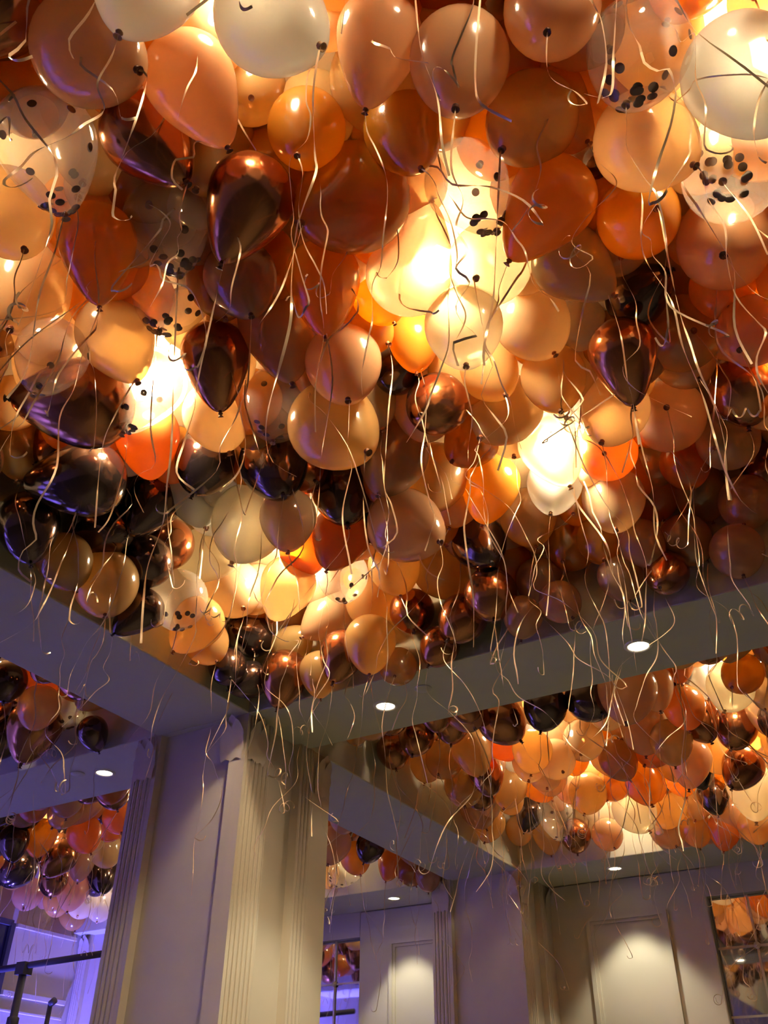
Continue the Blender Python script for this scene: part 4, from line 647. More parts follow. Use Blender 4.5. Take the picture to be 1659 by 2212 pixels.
 (-3.788, 2.202, 2.223, 0.14, 0.27, 0.48, -0.83, 'C', 0),
 (-4.357, 2.522, 2.403, 0.143, -0.44, 0.2, -0.88, 'R', 0),
 (-4.58, 2.424, 2.376, 0.129, 0.36, 0.31, -0.88, 'P', 1),
 (-4.653, 3.025, 2.222, 0.119, -0.1, 0.03, -0.99, 'K', 0),
 (-4.097, 2.424, 2.309, 0.128, 0.14, 0.02, -0.99, 'C', 1),
 (-4.698, 2.827, 2.37, 0.125, -0.1, -0.06, -0.99, 'B', 0),
 (-4.214, 2.304, 2.481, 0.129, 0.0, -0.28, -0.96, 'P', 0),
 (-3.797, 2.494, 2.392, 0.12, 0.03, 0.52, -0.85, 'R', 0),
 (-3.973, 2.003, 2.447, 0.136, -0.35, 0.01, -0.93, 'B', 0),
 (-4.197, 2.082, 2.36, 0.142, -0.32, 0.13, -0.94, 'B', 0),
 (-3.997, 1.995, 2.226, 0.121, 0.41, 0.54, -0.73, 'C', 1),
 (-4.801, 2.469, 2.499, 0.13, 0.23, -0.17, -0.96, 'R', 0),
 (-4.486, 2.875, 2.298, 0.123, 0.18, -0.28, -0.94, 'C', 1),
 (-4.808, 2.562, 2.231, 0.136, -0.44, -0.66, -0.61, 'M', 0),
 (-3.89, 2.263, 2.431, 0.124, 0.52, 0.07, -0.85, 'M', 1),
 (-4.868, 3.013, 2.373, 0.126, -0.63, 0.23, -0.74, 'K', 0),
 (-4.616, 2.678, 2.228, 0.127, -0.41, -0.42, -0.81, 'R', 0),
 (-4.522, 2.663, 2.486, 0.126, 0.11, 0.4, -0.91, 'M', 1),
 (-4.396, 2.306, 2.205, 0.144, 0.23, -0.15, -0.96, 'B', 1),
 (-4.115, 2.605, 2.482, 0.121, -0.47, -0.37, -0.8, 'B', 0),
 (-3.758, 2.054, 2.416, 0.128, 0.33, 0.25, -0.91, 'M', 0),
 (-4.245, 2.56, 2.209, 0.121, 0.06, -0.11, -0.99, 'M', 1),
 (-3.789, 1.851, 2.283, 0.129, 0.01, -0.61, -0.79, 'B', 1),
 (-4.431, 2.196, 2.498, 0.12, -0.13, -0.07, -0.99, 'C', 0),
 (-7.229, 4.807, 2.456, 0.121, 0.24, 0.37, -0.9, 'C', 1),
 (-7.32, 5.317, 2.459, 0.133, -0.17, -0.18, -0.97, 'B', 1),
 (-7.54, 5.187, 2.474, 0.139, 0.18, 0.16, -0.97, 'C', 0),
 (-7.872, 5.826, 2.475, 0.127, 0.16, -0.12, -0.98, 'M', 1),
 (-7.855, 5.006, 2.384, 0.129, 0.59, -0.29, -0.75, 'B', 0),
 (-6.942, 4.684, 2.408, 0.142, 0.13, -0.1, -0.99, 'M', 0),
 (-7.442, 4.696, 2.502, 0.138, 0.1, 0.25, -0.96, 'C', 0),
 (-7.806, 5.401, 2.503, 0.125, -0.35, 0.28, -0.89, 'M', 1),
 (-6.748, 4.37, 2.442, 0.13, 0.1, -0.12, -0.99, 'C', 1),
 (-7.652, 5.838, 2.434, 0.122, -0.18, -0.36, -0.92, 'B', 0),
 (-7.903, 6.053, 2.478, 0.138, 0.02, 0.21, -0.98, 'C', 0),
 (-7.524, 5.517, 2.515, 0.125, 0.44, -0.26, -0.86, 'M', 0),
 (-6.49, 4.41, 2.399, 0.137, -0.48, 0.06, -0.88, 'P', 0),
 (-6.311, 4.597, 2.418, 0.129, -0.51, 0.07, -0.86, 'P', 0),
 (-7.86, 4.635, 2.52, 0.119, 0.03, -0.09, -1.0, 'R', 0),
 (-6.084, 4.407, 2.437, 0.132, 0.28, -0.1, -0.95, 'R', 0),
 (-7.181, 5.035, 2.393, 0.129, -0.18, -0.65, -0.74, 'M', 0),
 (-7.617, 4.886, 2.389, 0.138, -0.0, 0.05, -1.0, 'R', 0),
 (-7.245, 4.36, 2.426, 0.142, -0.15, -0.06, -0.99, 'K', 0),
 (-6.988, 4.42, 2.387, 0.123, 0.01, -0.45, -0.89, 'M', 0),
 (-7.495, 4.393, 2.427, 0.122, 0.15, 0.29, -0.95, 'R', 0),
 (-6.843, 4.891, 2.505, 0.129, -0.36, -0.08, -0.93, 'M', 0),
 (-7.69, 4.564, 2.393, 0.134, -0.16, -0.4, -0.9, 'M', 0),
 (-7.172, 4.573, 2.451, 0.119, 0.15, -0.07, -0.99, 'K', 1),
 (-6.702, 4.693, 2.481, 0.131, -0.05, -0.28, -0.96, 'C', 1),
 (-7.284, 4.962, 2.511, 0.129, -0.67, -0.02, -0.74, 'P', 1),
 (-7.732, 4.906, 2.507, 0.133, -0.31, -0.14, -0.94, 'R', 0),
 (-7.662, 4.728, 2.44, 0.146, 0.03, 0.49, -0.87, 'M', 0),
 (-7.624, 5.667, 2.497, 0.143, -0.31, -0.2, -0.93, 'C', 0),
 (-7.607, 5.387, 2.448, 0.137, -0.55, 0.18, -0.82, 'C', 0),
 (-7.029, 4.887, 2.511, 0.129, 0.06, 0.33, -0.94, 'C', 1),
 (-6.528, 4.781, 2.49, 0.125, 0.5, -0.31, -0.81, 'M', 1),
 (-6.619, 4.316, 2.518, 0.12, 0.07, -0.18, -0.98, 'M', 0),
 (-7.834, 5.225, 2.506, 0.134, 0.17, -0.07, -0.98, 'K', 1),
 (-6.245, 4.398, 2.521, 0.119, 0.51, -0.45, -0.73, 'K', 0),
 (-7.108, 5.325, 2.449, 0.138, 0.1, 0.09, -0.99, 'M', 0),
 (-7.745, 4.863, 2.123, 0.145, -0.0, 0.06, -1.0, 'K', 0),
 (-7.339, 5.538, 2.274, 0.141, -0.47, -0.36, -0.81, 'B', 1),
 (-7.139, 4.418, 2.251, 0.138, -0.14, 0.19, -0.97, 'M', 1),
 (-6.723, 4.723, 2.182, 0.135, -0.1, -0.36, -0.93, 'M', 0),
 (-7.466, 4.967, 2.206, 0.132, 0.02, -0.14, -0.99, 'K', 1),
 (-7.892, 5.213, 2.292, 0.127, 0.25, -0.21, -0.94, 'R', 0),
 (-6.86, 4.561, 2.241, 0.119, -0.55, 0.03, -0.83, 'R', 1),
 (-6.941, 4.946, 2.18, 0.131, -0.22, 0.45, -0.86, 'M', 1),
 (-7.69, 5.627, 2.21, 0.126, -0.15, 0.25, -0.96, 'R', 1),
 (-7.191, 5.22, 2.27, 0.133, -0.17, 0.29, -0.94, 'R', 1),
 (-6.977, 4.652, 2.127, 0.122, -0.21, 0.19, -0.96, 'C', 1),
 (-6.471, 4.392, 2.152, 0.134, -0.48, 0.08, -0.88, 'K', 0),
 (-7.5, 4.619, 2.178, 0.144, -0.03, -0.32, -0.95, 'C', 0),
 (-7.856, 4.79, 2.307, 0.141, -0.63, -0.16, -0.76, 'M', 0),
 (-7.872, 5.795, 2.23, 0.145, -0.12, 0.06, -0.99, 'R', 1),
 (-6.672, 4.483, 2.17, 0.12, -0.18, 0.43, -0.89, 'M', 0),
 (-6.477, 4.656, 2.25, 0.138, -0.41, 0.03, -0.91, 'M', 0),
 (-7.11, 4.805, 2.293, 0.146, 0.38, 0.07, -0.92, 'C', 1),
 (-7.612, 5.106, 2.284, 0.126, -0.16, 0.55, -0.82, 'K', 0),
]
RIBS = {'297': [[-0.314, 0.958, 2.25], [-0.336, 0.945, 1.989], [-0.346, 0.939, 1.816], [-0.339, 0.943, 1.737], [-0.291, 0.972, 1.676]], '298': [[-0.466, 0.912, 2.285], [-0.457, 0.917, 2.021], [-0.431, 0.932, 1.829], [-0.427, 0.935, 1.657], [-0.418, 0.94, 1.547]], '299': [[-0.033, 1.065, 2.16], [-0.079, 1.037, 1.851], [-0.106, 1.022, 1.683], [-0.148, 0.996, 1.686]], '243': [[-0.298, 1.338, 2.267], [-0.336, 1.315, 2.115], [-0.338, 1.314, 1.995], [-0.377, 1.291, 1.844], [-0.415, 1.268, 1.756]], '8': [[-0.671, 0.823, 2.085], [-0.675, 0.821, 1.895], [-0.662, 0.829, 1.667], [-0.657, 0.832, 1.603], [-0.673, 0.822, 1.482], [-0.68, 0.818, 1.411], [-0.68, 0.818, 1.279], [-0.675, 0.821, 1.171], [-0.684, 0.816, 1.06], [-0.693, 0.81, 0.968], [-0.692, 0.811, 0.901], [-0.679, 0.818, 0.856], [-0.648, 0.837, 0.83]], '0': [[-1.06, 0.673, 2.086], [-1.056, 0.676, 1.936], [-1.061, 0.673, 1.745]], '6': [[-1.11, 0.896, 2.169], [-1.109, 0.896, 2.096], [-1.146, 0.874, 2.085], [-1.144, 0.875, 2.004], [-1.116, 0.892, 1.956]], '89': [[-1.052, 0.946, 2.482], [-1.052, 0.946, 2.361], [-1.028, 0.96, 2.27], [-0.983, 0.987, 2.151]], '207': [[-1.162, 1.148, 2.248], [-1.166, 1.146, 2.12], [-1.15, 1.155, 2.039], [-1.157, 1.151, 1.885], [-1.154, 1.152, 1.795], [-1.18, 1.137, 1.747]], '263': [[-0.164, 1.717, 2.325], [-0.194, 1.699, 2.067], [-0.192, 1.7, 1.969], [-0.161, 1.718, 1.821], [-0.163, 1.717, 1.65], [-0.149, 1.726, 1.479], [-0.147, 1.727, 1.282], [-0.132, 1.736, 1.178], [-0.109, 1.749, 1.141]], '28': [[-0.132, 1.742, 2.201], [-0.145, 1.735, 1.939], [-0.15, 1.732, 1.775], [-0.146, 1.734, 1.673], [-0.143, 1.736, 1.576], [-0.131, 1.743, 1.455], [-0.133, 1.741, 1.341], [-0.149, 1.732, 1.233], [-0.154, 1.729, 1.182]], '7': [[0.004, 1.553, 2.049], [-0.001, 1.55, 1.932], [0.013, 1.558, 1.823], [-0.005, 1.548, 1.702], [-0.011, 1.544, 1.574], [0.015, 1.559, 1.485], [0.021, 1.563, 1.456], [-0.01, 1.545, 1.385], [-0.019, 1.539, 1.331], [-0.012, 1.543, 1.279]], '11': [[0.048, 1.716, 2.166], [0.079, 1.734, 2.024], [0.087, 1.739, 1.872]], '266': [[-1.574, 0.972, 2.259], [-1.542, 0.991, 2.069], [-1.514, 1.007, 1.951], [-1.502, 1.015, 1.885]], '29': [[-1.175, 1.613, 2.151], [-1.154, 1.625, 1.987], [-1.153, 1.626, 1.87], [-1.168, 1.617, 1.654], [-1.168, 1.617, 1.52], [-1.171, 1.615, 1.41]], '178': [[-1.134, 1.935, 2.372], [-1.122, 1.942, 2.246], [-1.133, 1.936, 2.072], [-1.141, 1.931, 1.869], [-1.144, 1.929, 1.737], [-1.125, 1.94, 1.665], [-1.11, 1.95, 1.56], [-1.143, 1.93, 1.509]], '136': [[-1.121, 2.132, 2.458], [-1.099, 2.145, 2.292], [-1.105, 2.142, 2.113], [-1.118, 2.134, 1.965], [-1.095, 2.148, 1.787], [-1.085, 2.153, 1.73], [-1.114, 2.136, 1.602]], '22': [[-1.646, 1.121, 2.044], [-1.656, 1.114, 1.869], [-1.653, 1.116, 1.725], [-1.667, 1.108, 1.622], [-1.642, 1.123, 1.448], [-1.661, 1.112, 1.33], [-1.658, 1.114, 1.273], [-1.642, 1.123, 1.225], [-1.662, 1.111, 1.192], [-1.66, 1.112, 1.139], [-1.627, 1.132, 1.104]], '4': [[-1.473, 0.822, 2.038], [-1.463, 0.827, 1.876], [-1.464, 0.827, 1.7], [-1.439, 0.842, 1.465], [-1.458, 0.831, 1.365]], '31': [[-1.856, 1.473, 2.173], [-1.891, 1.452, 2.003], [-1.905, 1.444, 1.854], [-1.873, 1.463, 1.548]], '46': [[-2.046, 1.63, 2.169], [-2.026, 1.642, 1.987], [-2.032, 1.638, 1.767], [-2.057, 1.624, 1.692]], '36': [[-1.702, 1.39, 2.239], [-1.667, 1.411, 1.841], [-1.633, 1.431, 1.677], [-1.668, 1.41, 1.634], [-1.671, 1.409, 1.574], [-1.637, 1.429, 1.497]], '10': [[-1.237, 1.186, 2.109], [-1.249, 1.178, 1.63], [-1.246, 1.18, 1.519], [-1.254, 1.175, 1.414], [-1.259, 1.172, 1.314], [-1.218, 1.197, 1.263]], '34': [[-1.355, 1.455, 2.164], [-1.342, 1.463, 1.882], [-1.352, 1.457, 1.789], [-1.328, 1.471, 1.649], [-1.336, 1.466, 1.549], [-1.373, 1.444, 1.481]], '15': [[-1.413, 1.18, 2.142], [-1.374, 1.204, 1.732], [-1.347, 1.22, 1.472], [-1.34, 1.224, 1.339], [-1.334, 1.228, 1.229], [-1.348, 1.22, 1.112], [-1.343, 1.222, 1.015], [-1.333, 1.228, 0.912]], '39': [[-0.354, 1.935, 2.194], [-0.343, 1.942, 2.008], [-0.35, 1.937, 1.818], [-0.348, 1.939, 1.747], [-0.355, 1.935, 1.577]], '62': [[-0.213, 2.211, 2.469], [-0.284, 2.169, 2.278], [-0.245, 2.192, 2.147], [-0.235, 2.198, 2.256]], '92': [[-0.973, 3.036, 2.277], [-0.993, 3.024, 2.145], [-1.007, 3.015, 1.94], [-1.033, 3.0, 1.768]], '30': [[-0.7, 1.714, 2.226], [-0.686, 1.722, 1.988], [-0.685, 1.722, 1.93], [-0.702, 1.712, 1.781]], '9': [[-0.437, 1.321, 2.164], [-0.473, 1.3, 1.728], [-0.486, 1.292, 1.582], [-0.511, 1.277, 1.433], [-0.513, 1.276, 1.377]], '2': [[-0.46, 1.091, 2.029], [-0.475, 1.082, 1.811], [-0.457, 1.093, 1.692], [-0.473, 1.083, 1.595], [-0.456, 1.093, 1.52], [-0.478, 1.08, 1.461], [-0.456, 1.093, 1.419], [-0.482, 1.078, 1.351], [-0.472, 1.084, 1.299], [-0.451, 1.096, 1.267], [-0.489, 1.074, 1.248], [-0.484, 1.077, 1.187]], '49': [[-0.669, 2.342, 2.171], [-0.626, 2.367, 2.413], [-0.631, 2.364, 2.139], [-0.648, 2.354, 1.909]], '37': [[-0.421, 2.349, 2.112], [-0.424, 2.348, 1.911], [-0.419, 2.351, 1.722], [-0.436, 2.341, 1.563], [-0.421, 2.35, 1.463]], '18': [[-1.289, 2.044, 2.029], [-1.292, 2.042, 1.811], [-1.276, 2.051, 1.625], [-1.243, 2.071, 1.52], [-1.248, 2.068, 1.435]], '83': [[-1.414, 2.731, 2.256], [-1.443, 2.714, 2.045], [-1.412, 2.732, 1.945], [-1.357, 2.765, 1.906]], '27': [[-1.231, 1.843, 2.08], [-1.229, 1.844, 1.843], [-1.217, 1.851, 1.786], [-1.237, 1.839, 1.606], [-1.215, 1.852, 1.439], [-1.208, 1.857, 1.392]], '3': [[-1.004, 1.233, 2.154], [-1.037, 1.213, 1.878], [-1.078, 1.189, 1.735]]}
LAMPS = [(-0.857, 1.803), (-0.872, 2.871), (-2.106, 1.741), (-2.345, 3.024), (0.27, 1.62), (-0.85, 0.7), (0.27, 0.62), (0.27, 2.72), (-1.98, 5.25), (-0.7, 5.2), (-1.95, 6.85), (-0.88, 6.7), (-0.7, 6.0), (-1.98, 6.1), (-4.85, 7.0), (-6.6, 5.36), (-7.2, 6.9), (-4.9, 5.4), (-4.5, 2.95), (-5.6, 6.2), (-2.02, 0.66)]
# ------------------------------------------------------------------ materials
def nodes(name):
    m = bpy.data.materials.new(name); m.use_nodes = True; t = m.node_tree; t.nodes.clear()
    return m, t, t.nodes.new('ShaderNodeOutputMaterial')
def principled(name, col, rough=.5, metal=0, noise=0, scale=20, bump=0, coat=0):
    m, t, o = nodes(name); b = t.nodes.new('ShaderNodeBsdfPrincipled'); t.links.new(b.outputs[0], o.inputs[0])
    b.inputs['Base Color'].default_value = (*col, 1); b.inputs['Roughness'].default_value = rough; b.inputs['Metallic'].default_value = metal
    b.inputs['Coat Weight'].default_value = coat
    if noise or bump:
        tc = t.nodes.new('ShaderNodeTexCoord'); n = t.nodes.new('ShaderNodeTexNoise'); n.inputs['Scale'].default_value = scale; n.inputs['Detail'].default_value = 6
        t.links.new(tc.outputs['Object'], n.inputs['Vector'])
        if noise:
            mx = t.nodes.new('ShaderNodeMix'); mx.data_type = 'RGBA'; mx.inputs['Factor'].default_value = .5
            mx.inputs[6].default_value = (*[c*(1-noise) for c in col], 1); mx.inputs[7].default_value = (*[min(1, c*(1+noise)) for c in col], 1)
            t.links.new(n.outputs['Fac'], mx.inputs['Factor']); t.links.new(mx.outputs[2], b.inputs['Base Color'])
        if bump:
            bp = t.nodes.new('ShaderNodeBump'); bp.inputs['Strength'].default_value = bump; bp.inputs['Distance'].default_value = .01
            t.links.new(n.outputs['Fac'], bp.inputs['Height']); t.links.new(bp.outputs[0], b.inputs['Normal'])
    return m
def emit(name, col, s):
    m, t, o = nodes(name); e = t.nodes.new('ShaderNodeEmission'); e.inputs[0].default_value = (*col, 1); e.inputs[1].default_value = s
    t.links.new(e.outputs[0], o.inputs[0]); return m
def latex(name, col, trans=.5, clear=.12, rough=.15, vary=.25, gloss=.075, edge=.45):
    """stretched balloon rubber: diffuse + translucent sheet, a little see-through, with a soft gloss"""
    m, t, o = nodes(name); N = t.nodes.new; L = t.links.new
    oi = N('ShaderNodeObjectInfo'); hs = N('ShaderNodeHueSaturation'); hs.inputs['Color'].default_value = (*col, 1)
    mr = N('ShaderNodeMapRange'); mr.inputs[3].default_value = 1-vary; mr.inputs[4].default_value = 1+vary*.6; L(oi.outputs['Random'], mr.inputs[0]); L(mr.outputs[0], hs.inputs['Value'])
    d = N('ShaderNodeBsdfDiffuse'); tr = N('ShaderNodeBsdfTranslucent'); L(hs.outputs[0], d.inputs[0]); L(hs.outputs[0], tr.inputs[0])
    m1 = N('ShaderNodeMixShader'); m1.inputs[0].default_value = trans; L(d.outputs[0], m1.inputs[1]); L(tr.outputs[0], m1.inputs[2])
    tp = N('ShaderNodeBsdfTransparent'); L(hs.outputs[0], tp.inputs[0])
    m2 = m1
    if clear:
        m2 = N('ShaderNodeMixShader'); m2.inputs[0].default_value = clear; L(m1.outputs[0], m2.inputs[1]); L(tp.outputs[0], m2.inputs[2])
    g = N('ShaderNodeBsdfGlossy'); g.inputs['Roughness'].default_value = rough; g.inputs[0].default_value = (1, 1, 1, 1)
    lw = N('ShaderNodeLayerWeight'); lw.inputs[0].default_value = .5
    pw = N('ShaderNodeMath'); pw.operation = 'POWER'; pw.inputs[1].default_value = 4.5; L(lw.outputs['Facing'], pw.inputs[0])
    fr = N('ShaderNodeMath'); fr.operation = 'MULTIPLY_ADD'; fr.inputs[1].default_value = edge; fr.inputs[2].default_value = gloss; L(pw.outputs[0], fr.inputs[0])
    m3 = N('ShaderNodeMixShader'); L(fr.outputs[0], m3.inputs[0]); L(m2.outputs[0], m3.inputs[1]); L(g.outputs[0], m3.inputs[2])
    L(m3.outputs[0], o.inputs[0]); return m
BODY = {
 'W': latex('pearl_cream_latex', (.90, .87, .78), .58, .10), 'P': latex('peach_latex', (.94, .68, .38), .72, .16),
 'A': latex('lamplight_amber_latex', (.95, .46, .05), .76, .18), 'M': latex('rose_brown_latex', (.80, .48, .25), .68, .08),  # amber: orange tint of lamplight through layered balloons, put into the colour
 'B': latex('tan_latex', (.90, .58, .22), .74, .16), 'R': latex('burnt_orange_latex', (.88, .34, .07), .70, .12),
 'Q': latex('lit_peach_latex', (.95, .76, .52), .62, .22), 'V': latex('lit_cream_latex', (.95, .85, .63), .64, .25),  # copies of peach and cream, bulb glow put into their colour and clearness
 'C': principled('copper_chrome_latex', (.42, .17, .075), .17, .95), 'K': principled('dark_bronze_chrome_latex', (.13, .085, .075), .13, .9),
 'T': latex('clear_latex', (.95, .90, .82), .6, .82, .07, .03, .05, .5)}
KNOT = {'W': (.55, .30, .14), 'P': (.40, .14, .06), 'A': (.30, .08, .02), 'M': (.16, .05, .03), 'B': (.22, .08, .03), 'R': (.22, .04, .01), 'C': (.08, .03, .015), 'K': (.03, .02, .02), 'T': (.35, .20, .10), 'Q': (.40, .14, .06), 'V': (.55, .30, .14)}
KNOT = {k: principled('knot_latex_'+n, KNOT[k], .5) for k, n in (('W', 'cream'), ('P', 'peach'), ('A', 'amber'), ('M', 'rose_brown'), ('B', 'tan'), ('R', 'orange'), ('C', 'copper'), ('K', 'bronze'), ('T', 'clear'), ('Q', 'lit_peach'), ('V', 'lit_cream'))}
M_ribbon = principled('pearl_ribbon', (.74, .56, .36), .3, .35)
M_conf = principled('copper_foil', (.12, .055, .035), .35, .5)
M_paint = principled('cream_ceiling_paint', (.56, .55, .45), .7, 0, .04, 6, .05)
M_coffer = principled('coffer_paint', (.36, .23, .11), .8, 0, .06, 5, .05)
M_wall = principled('wall_paint', (.62, .56, .45), .6, 0, .04, 5, .05)
M_stone = principled('column_paint', (.60, .53, .42), .5, 0, .05, 8, .05)
M_floor = principled('carpet', (.20, .20, .155), .95, 0, .3, 3, .2)
M_mirror = principled('mirror_silver', (.82, .80, .80), .03, 1)
M_gilt = principled('pale_gilt_bar', (.66, .58, .42), .35, .5)
M_darkbar = principled('dark_bronze_bar', (.05, .045, .06), .5)
M_ring = principled('white_enamel_ring', (.8, .77, .7), .4)
M_down = emit('downlight_lens', (1, .86, .62), 8); M_down.cycles.emission_sampling = 'NONE'
M_uplens = emit('violet_lens', (.17, .15, 1), 30); M_uplens.cycles.emission_sampling = 'NONE'
M_glass = principled('dark_night_glass', (.02, .015, .03), .08)
M_brass = principled('lamp_brass', (.5, .35, .15), .35, .9)
M_crystal = principled('lamp_crystal', (.9, .88, .82), .05); M_crystal.node_tree.nodes['Principled BSDF'].inputs['Transmission Weight'].default_value = .9
# ------------------------------------------------------------------ mesh helpers
def mesh(name, v, f, mats, smooth=False, idx=None):
    me = bpy.data.meshes.new(name); me.from_pydata(v, [], f); me.update()
    for m in (mats if isinstance(mats, (list, tuple)) else [mats]): me.materials.append(m)
    if smooth: me.polygons.foreach_set('use_smooth', [True]*len(me.polygons))
    if idx: me.polygons.foreach_set('material_index', idx)
    return me
def obj(name, me, parent=None, **props):
    o = bpy.data.objects.new(name, me); COL.objects.link(o)
    if parent: o.parent = parent
    for k, v in props.items(): o[k] = v
    return o
def empty(name, loc, **props):
    o = bpy.data.objects.new(name, None); COL.objects.link(o); o.location = loc; o.empty_display_size = .1
    for k, v in props.items(): o[k] = v
    return o
def boxes(bs):
    v, f = [], []
    for (x0, x1, y0, y1, z0, z1) in bs:
        n = len(v)
        v += [(x0, y0, z0), (x1, y0, z0), (x1, y1, z0), (x0, y1, z0), (x0, y0, z1), (x1, y0, z1), (x1, y1, z1), (x0, y1, z1)]
        f += [tuple(n+i for i in q) for q in ((0, 3, 2, 1), (4, 5, 6, 7), (0, 1, 5, 4), (1, 2, 6, 5), (2, 3, 7, 6), (3, 0, 4, 7))]
    return v, f
def box(name, b, mat, parent=None, bevel=0, **props):
    o = obj(name, mesh(name, *boxes([b]), mat), parent, **props)
    if bevel:
        bm = bmesh.new(); bm.from_mesh(o.data); bmesh.ops.bevel(bm, geom=bm.edges[:], offset=bevel, segments=2, affect='EDGES', profile=.5); bm.to_mesh(o.data); bm.free()
    return o
def lathe(prof, n=24):
    v, f = [], []
    for (r, z) in prof:
        for k in range(n):
            a = 2*math.pi*k/n; v.append((r*math.cos(a), r*math.sin(a), z))
    for i in range(len(prof)-1):
        for k in range(n):
            f.append((i*n+k, (i+1)*n+k, (i+1)*n+(k+1) % n, i*n+(k+1) % n))
    return v, f
# ------------------------------------------------------------------ the room
BEAM, TOP = EYE+2.0, EYE+2.64                # underside of the beams, underside of the recessed ceiling
XL, XR, YB, YF = -8.08, 6.2, -4.6, 7.86
def struct(name, b, mat, label, bevel=0): return box(name, b, mat, None, bevel, kind='structure', label=label)
struct('floor', (XL, XR, YB, 8.3, -.1, 0), M_floor, 'brown carpet floor of the function room')
struct('ceiling', (XL, XR, YB, 8.3, TOP, TOP+.1), M_coffer, 'recessed ceiling above the balloons')
struct('trim_1', (XL, XR, 3.59, 4.18, BEAM, TOP), M_paint, 'wide cream ceiling beam crossing above the near column', .006)
struct('trim_2', (XL, XR, 7.24, YF, BEAM, TOP), M_paint, 'cream ceiling beam along the far wall', .006)
struct('trim_3', (-3.62, -2.97, -2.9, 3.59, BEAM, TOP), M_paint, 'cream ceiling beam running from the left to the near column', .006)
struct('trim_4', (-3.62, -2.97, 4.18, 7.24, BEAM, TOP), M_paint, 'cream ceiling beam from the near column to the far column', .006)
struct('trim_7', (3.0, 3.6, -2.9, 3.59, BEAM, TOP), M_paint, 'ceiling beam out of view at the right', .006)
struct('trim_8', (3.0, 3.6, 4.18, 7.24, BEAM, TOP), M_paint, 'ceiling beam at the far right', .006)
struct('trim_9', (XL, XR, -3.5, -2.9, BEAM, TOP), M_paint, 'ceiling beam behind the viewer', .006)
struct('wall_back', (XL, XR, YB-.1, YB, 0, TOP), M_wall, 'plain wall behind the viewer')
struct('wall_right', (XR, XR+.1, YB, 8.3, 0, TOP), M_wall, 'plain wall at the right')
struct('wall_left', (XL-.1, XL, YB, 8.3, 0, TOP), M_wall, 'pale left wall washed with violet light')
struct('wall_far', (XL, XR, 8.2, 8.3, 0, TOP), M_wall, 'masonry behind the mirrored far wall')
# far wall pieces, one behind each column, with panels; mirrors between
def wall_piece(n, cx, panels):
    o = struct('wall_front_%d' % n, (cx-1.62, cx+1.62, YF, YF+.3, 0, BEAM), M_wall, 'panelled wall section behind the far column' if n == 1 else 'panelled wall section further along', .01)
    for (x0, x1) in panels:
        z0, z1 = .25, EYE+1.72
        fr = .035
        fb = [(x0, x1, YF-.028, YF, z1-fr, z1), (x0, x1, YF-.028, YF, z0, z0+fr), (x0, x0+fr, YF-.028, YF, z0+fr, z1-fr), (x1-fr, x1, YF-.028, YF, z0+fr, z1-fr)]
        fb += [(x0+fr, x1-fr, YF-.014, YF, z1-fr-.025, z1-fr), (x0+fr, x0+fr+.025, YF-.014, YF, z0+fr, z1-fr-.025), (x1-fr-.025, x1-fr, YF-.014, YF, z0+fr, z1-fr-.025)]
        p = obj('panel_moulding', mesh('panel_moulding', *boxes(fb), M_wall), o)
    return o
wall_piece(1, -3.27, [(-2.66, -1.98), (-4.56, -3.9)])
wall_piece(2, 1.51, [(.3, 1.0)])
struct('wall_front_3', (XL, -6.43, YF, YF+.3, 0, BEAM), M_wall, 'far wall section left of the mirrors', .01)
for n, (x0, x1) in enumerate(((-1.65, -.11), (-6.43, -4.89))):
    struct('trim_%d' % (10+n), (x0, x1, YF, YF+.3, BEAM-.22, BEAM), M_wall, 'lintel over the %s gridded mirror' % ('right-hand' if n == 0 else 'left-hand'))
# ------------------------------------------------------------------ columns with reeded corner strips and leafy capitals
def face_profile(w, segs):
    """depth profile along one face of width w: segs = (from, to, kind) in fractions, kind reeds / field / plain"""
    pts = []
    for (a, b, kind) in segs:
        a, b = a*w, b*w
        if kind == 'plain': pts += [(a, 0), (b-.001, 0)]
        elif kind == 'field': pts += [(a+.002, 0), (a+.008, -.045), (b-.008, -.045), (b-.002, 0)]
        else:
            n = max(3, int(round((b-a)/.034)))
            for k in range(n):
                p = a+(b-a)*k/n; q = a+(b-a)*(k+1)/n; g = (q-p)*.14
                pts += [(p+g*.2, -.009), (p+g, -.009), (p+g*1.6, -.001), ((p+q)/2, .003), (q-g*.6, -.001)]
    return pts
FRONT = ((0, .03, 'plain'), (.03, .19, 'reeds'), (.19, .22, 'plain'), (.22, .87, 'field'), (.87, 1, 'plain'))
SIDE = ((0, .03, 'plain'), (.03, .28, 'reeds'), (.28, .62, 'field'), (.62, .78, 'reeds'), (.78, 1, 'plain'))
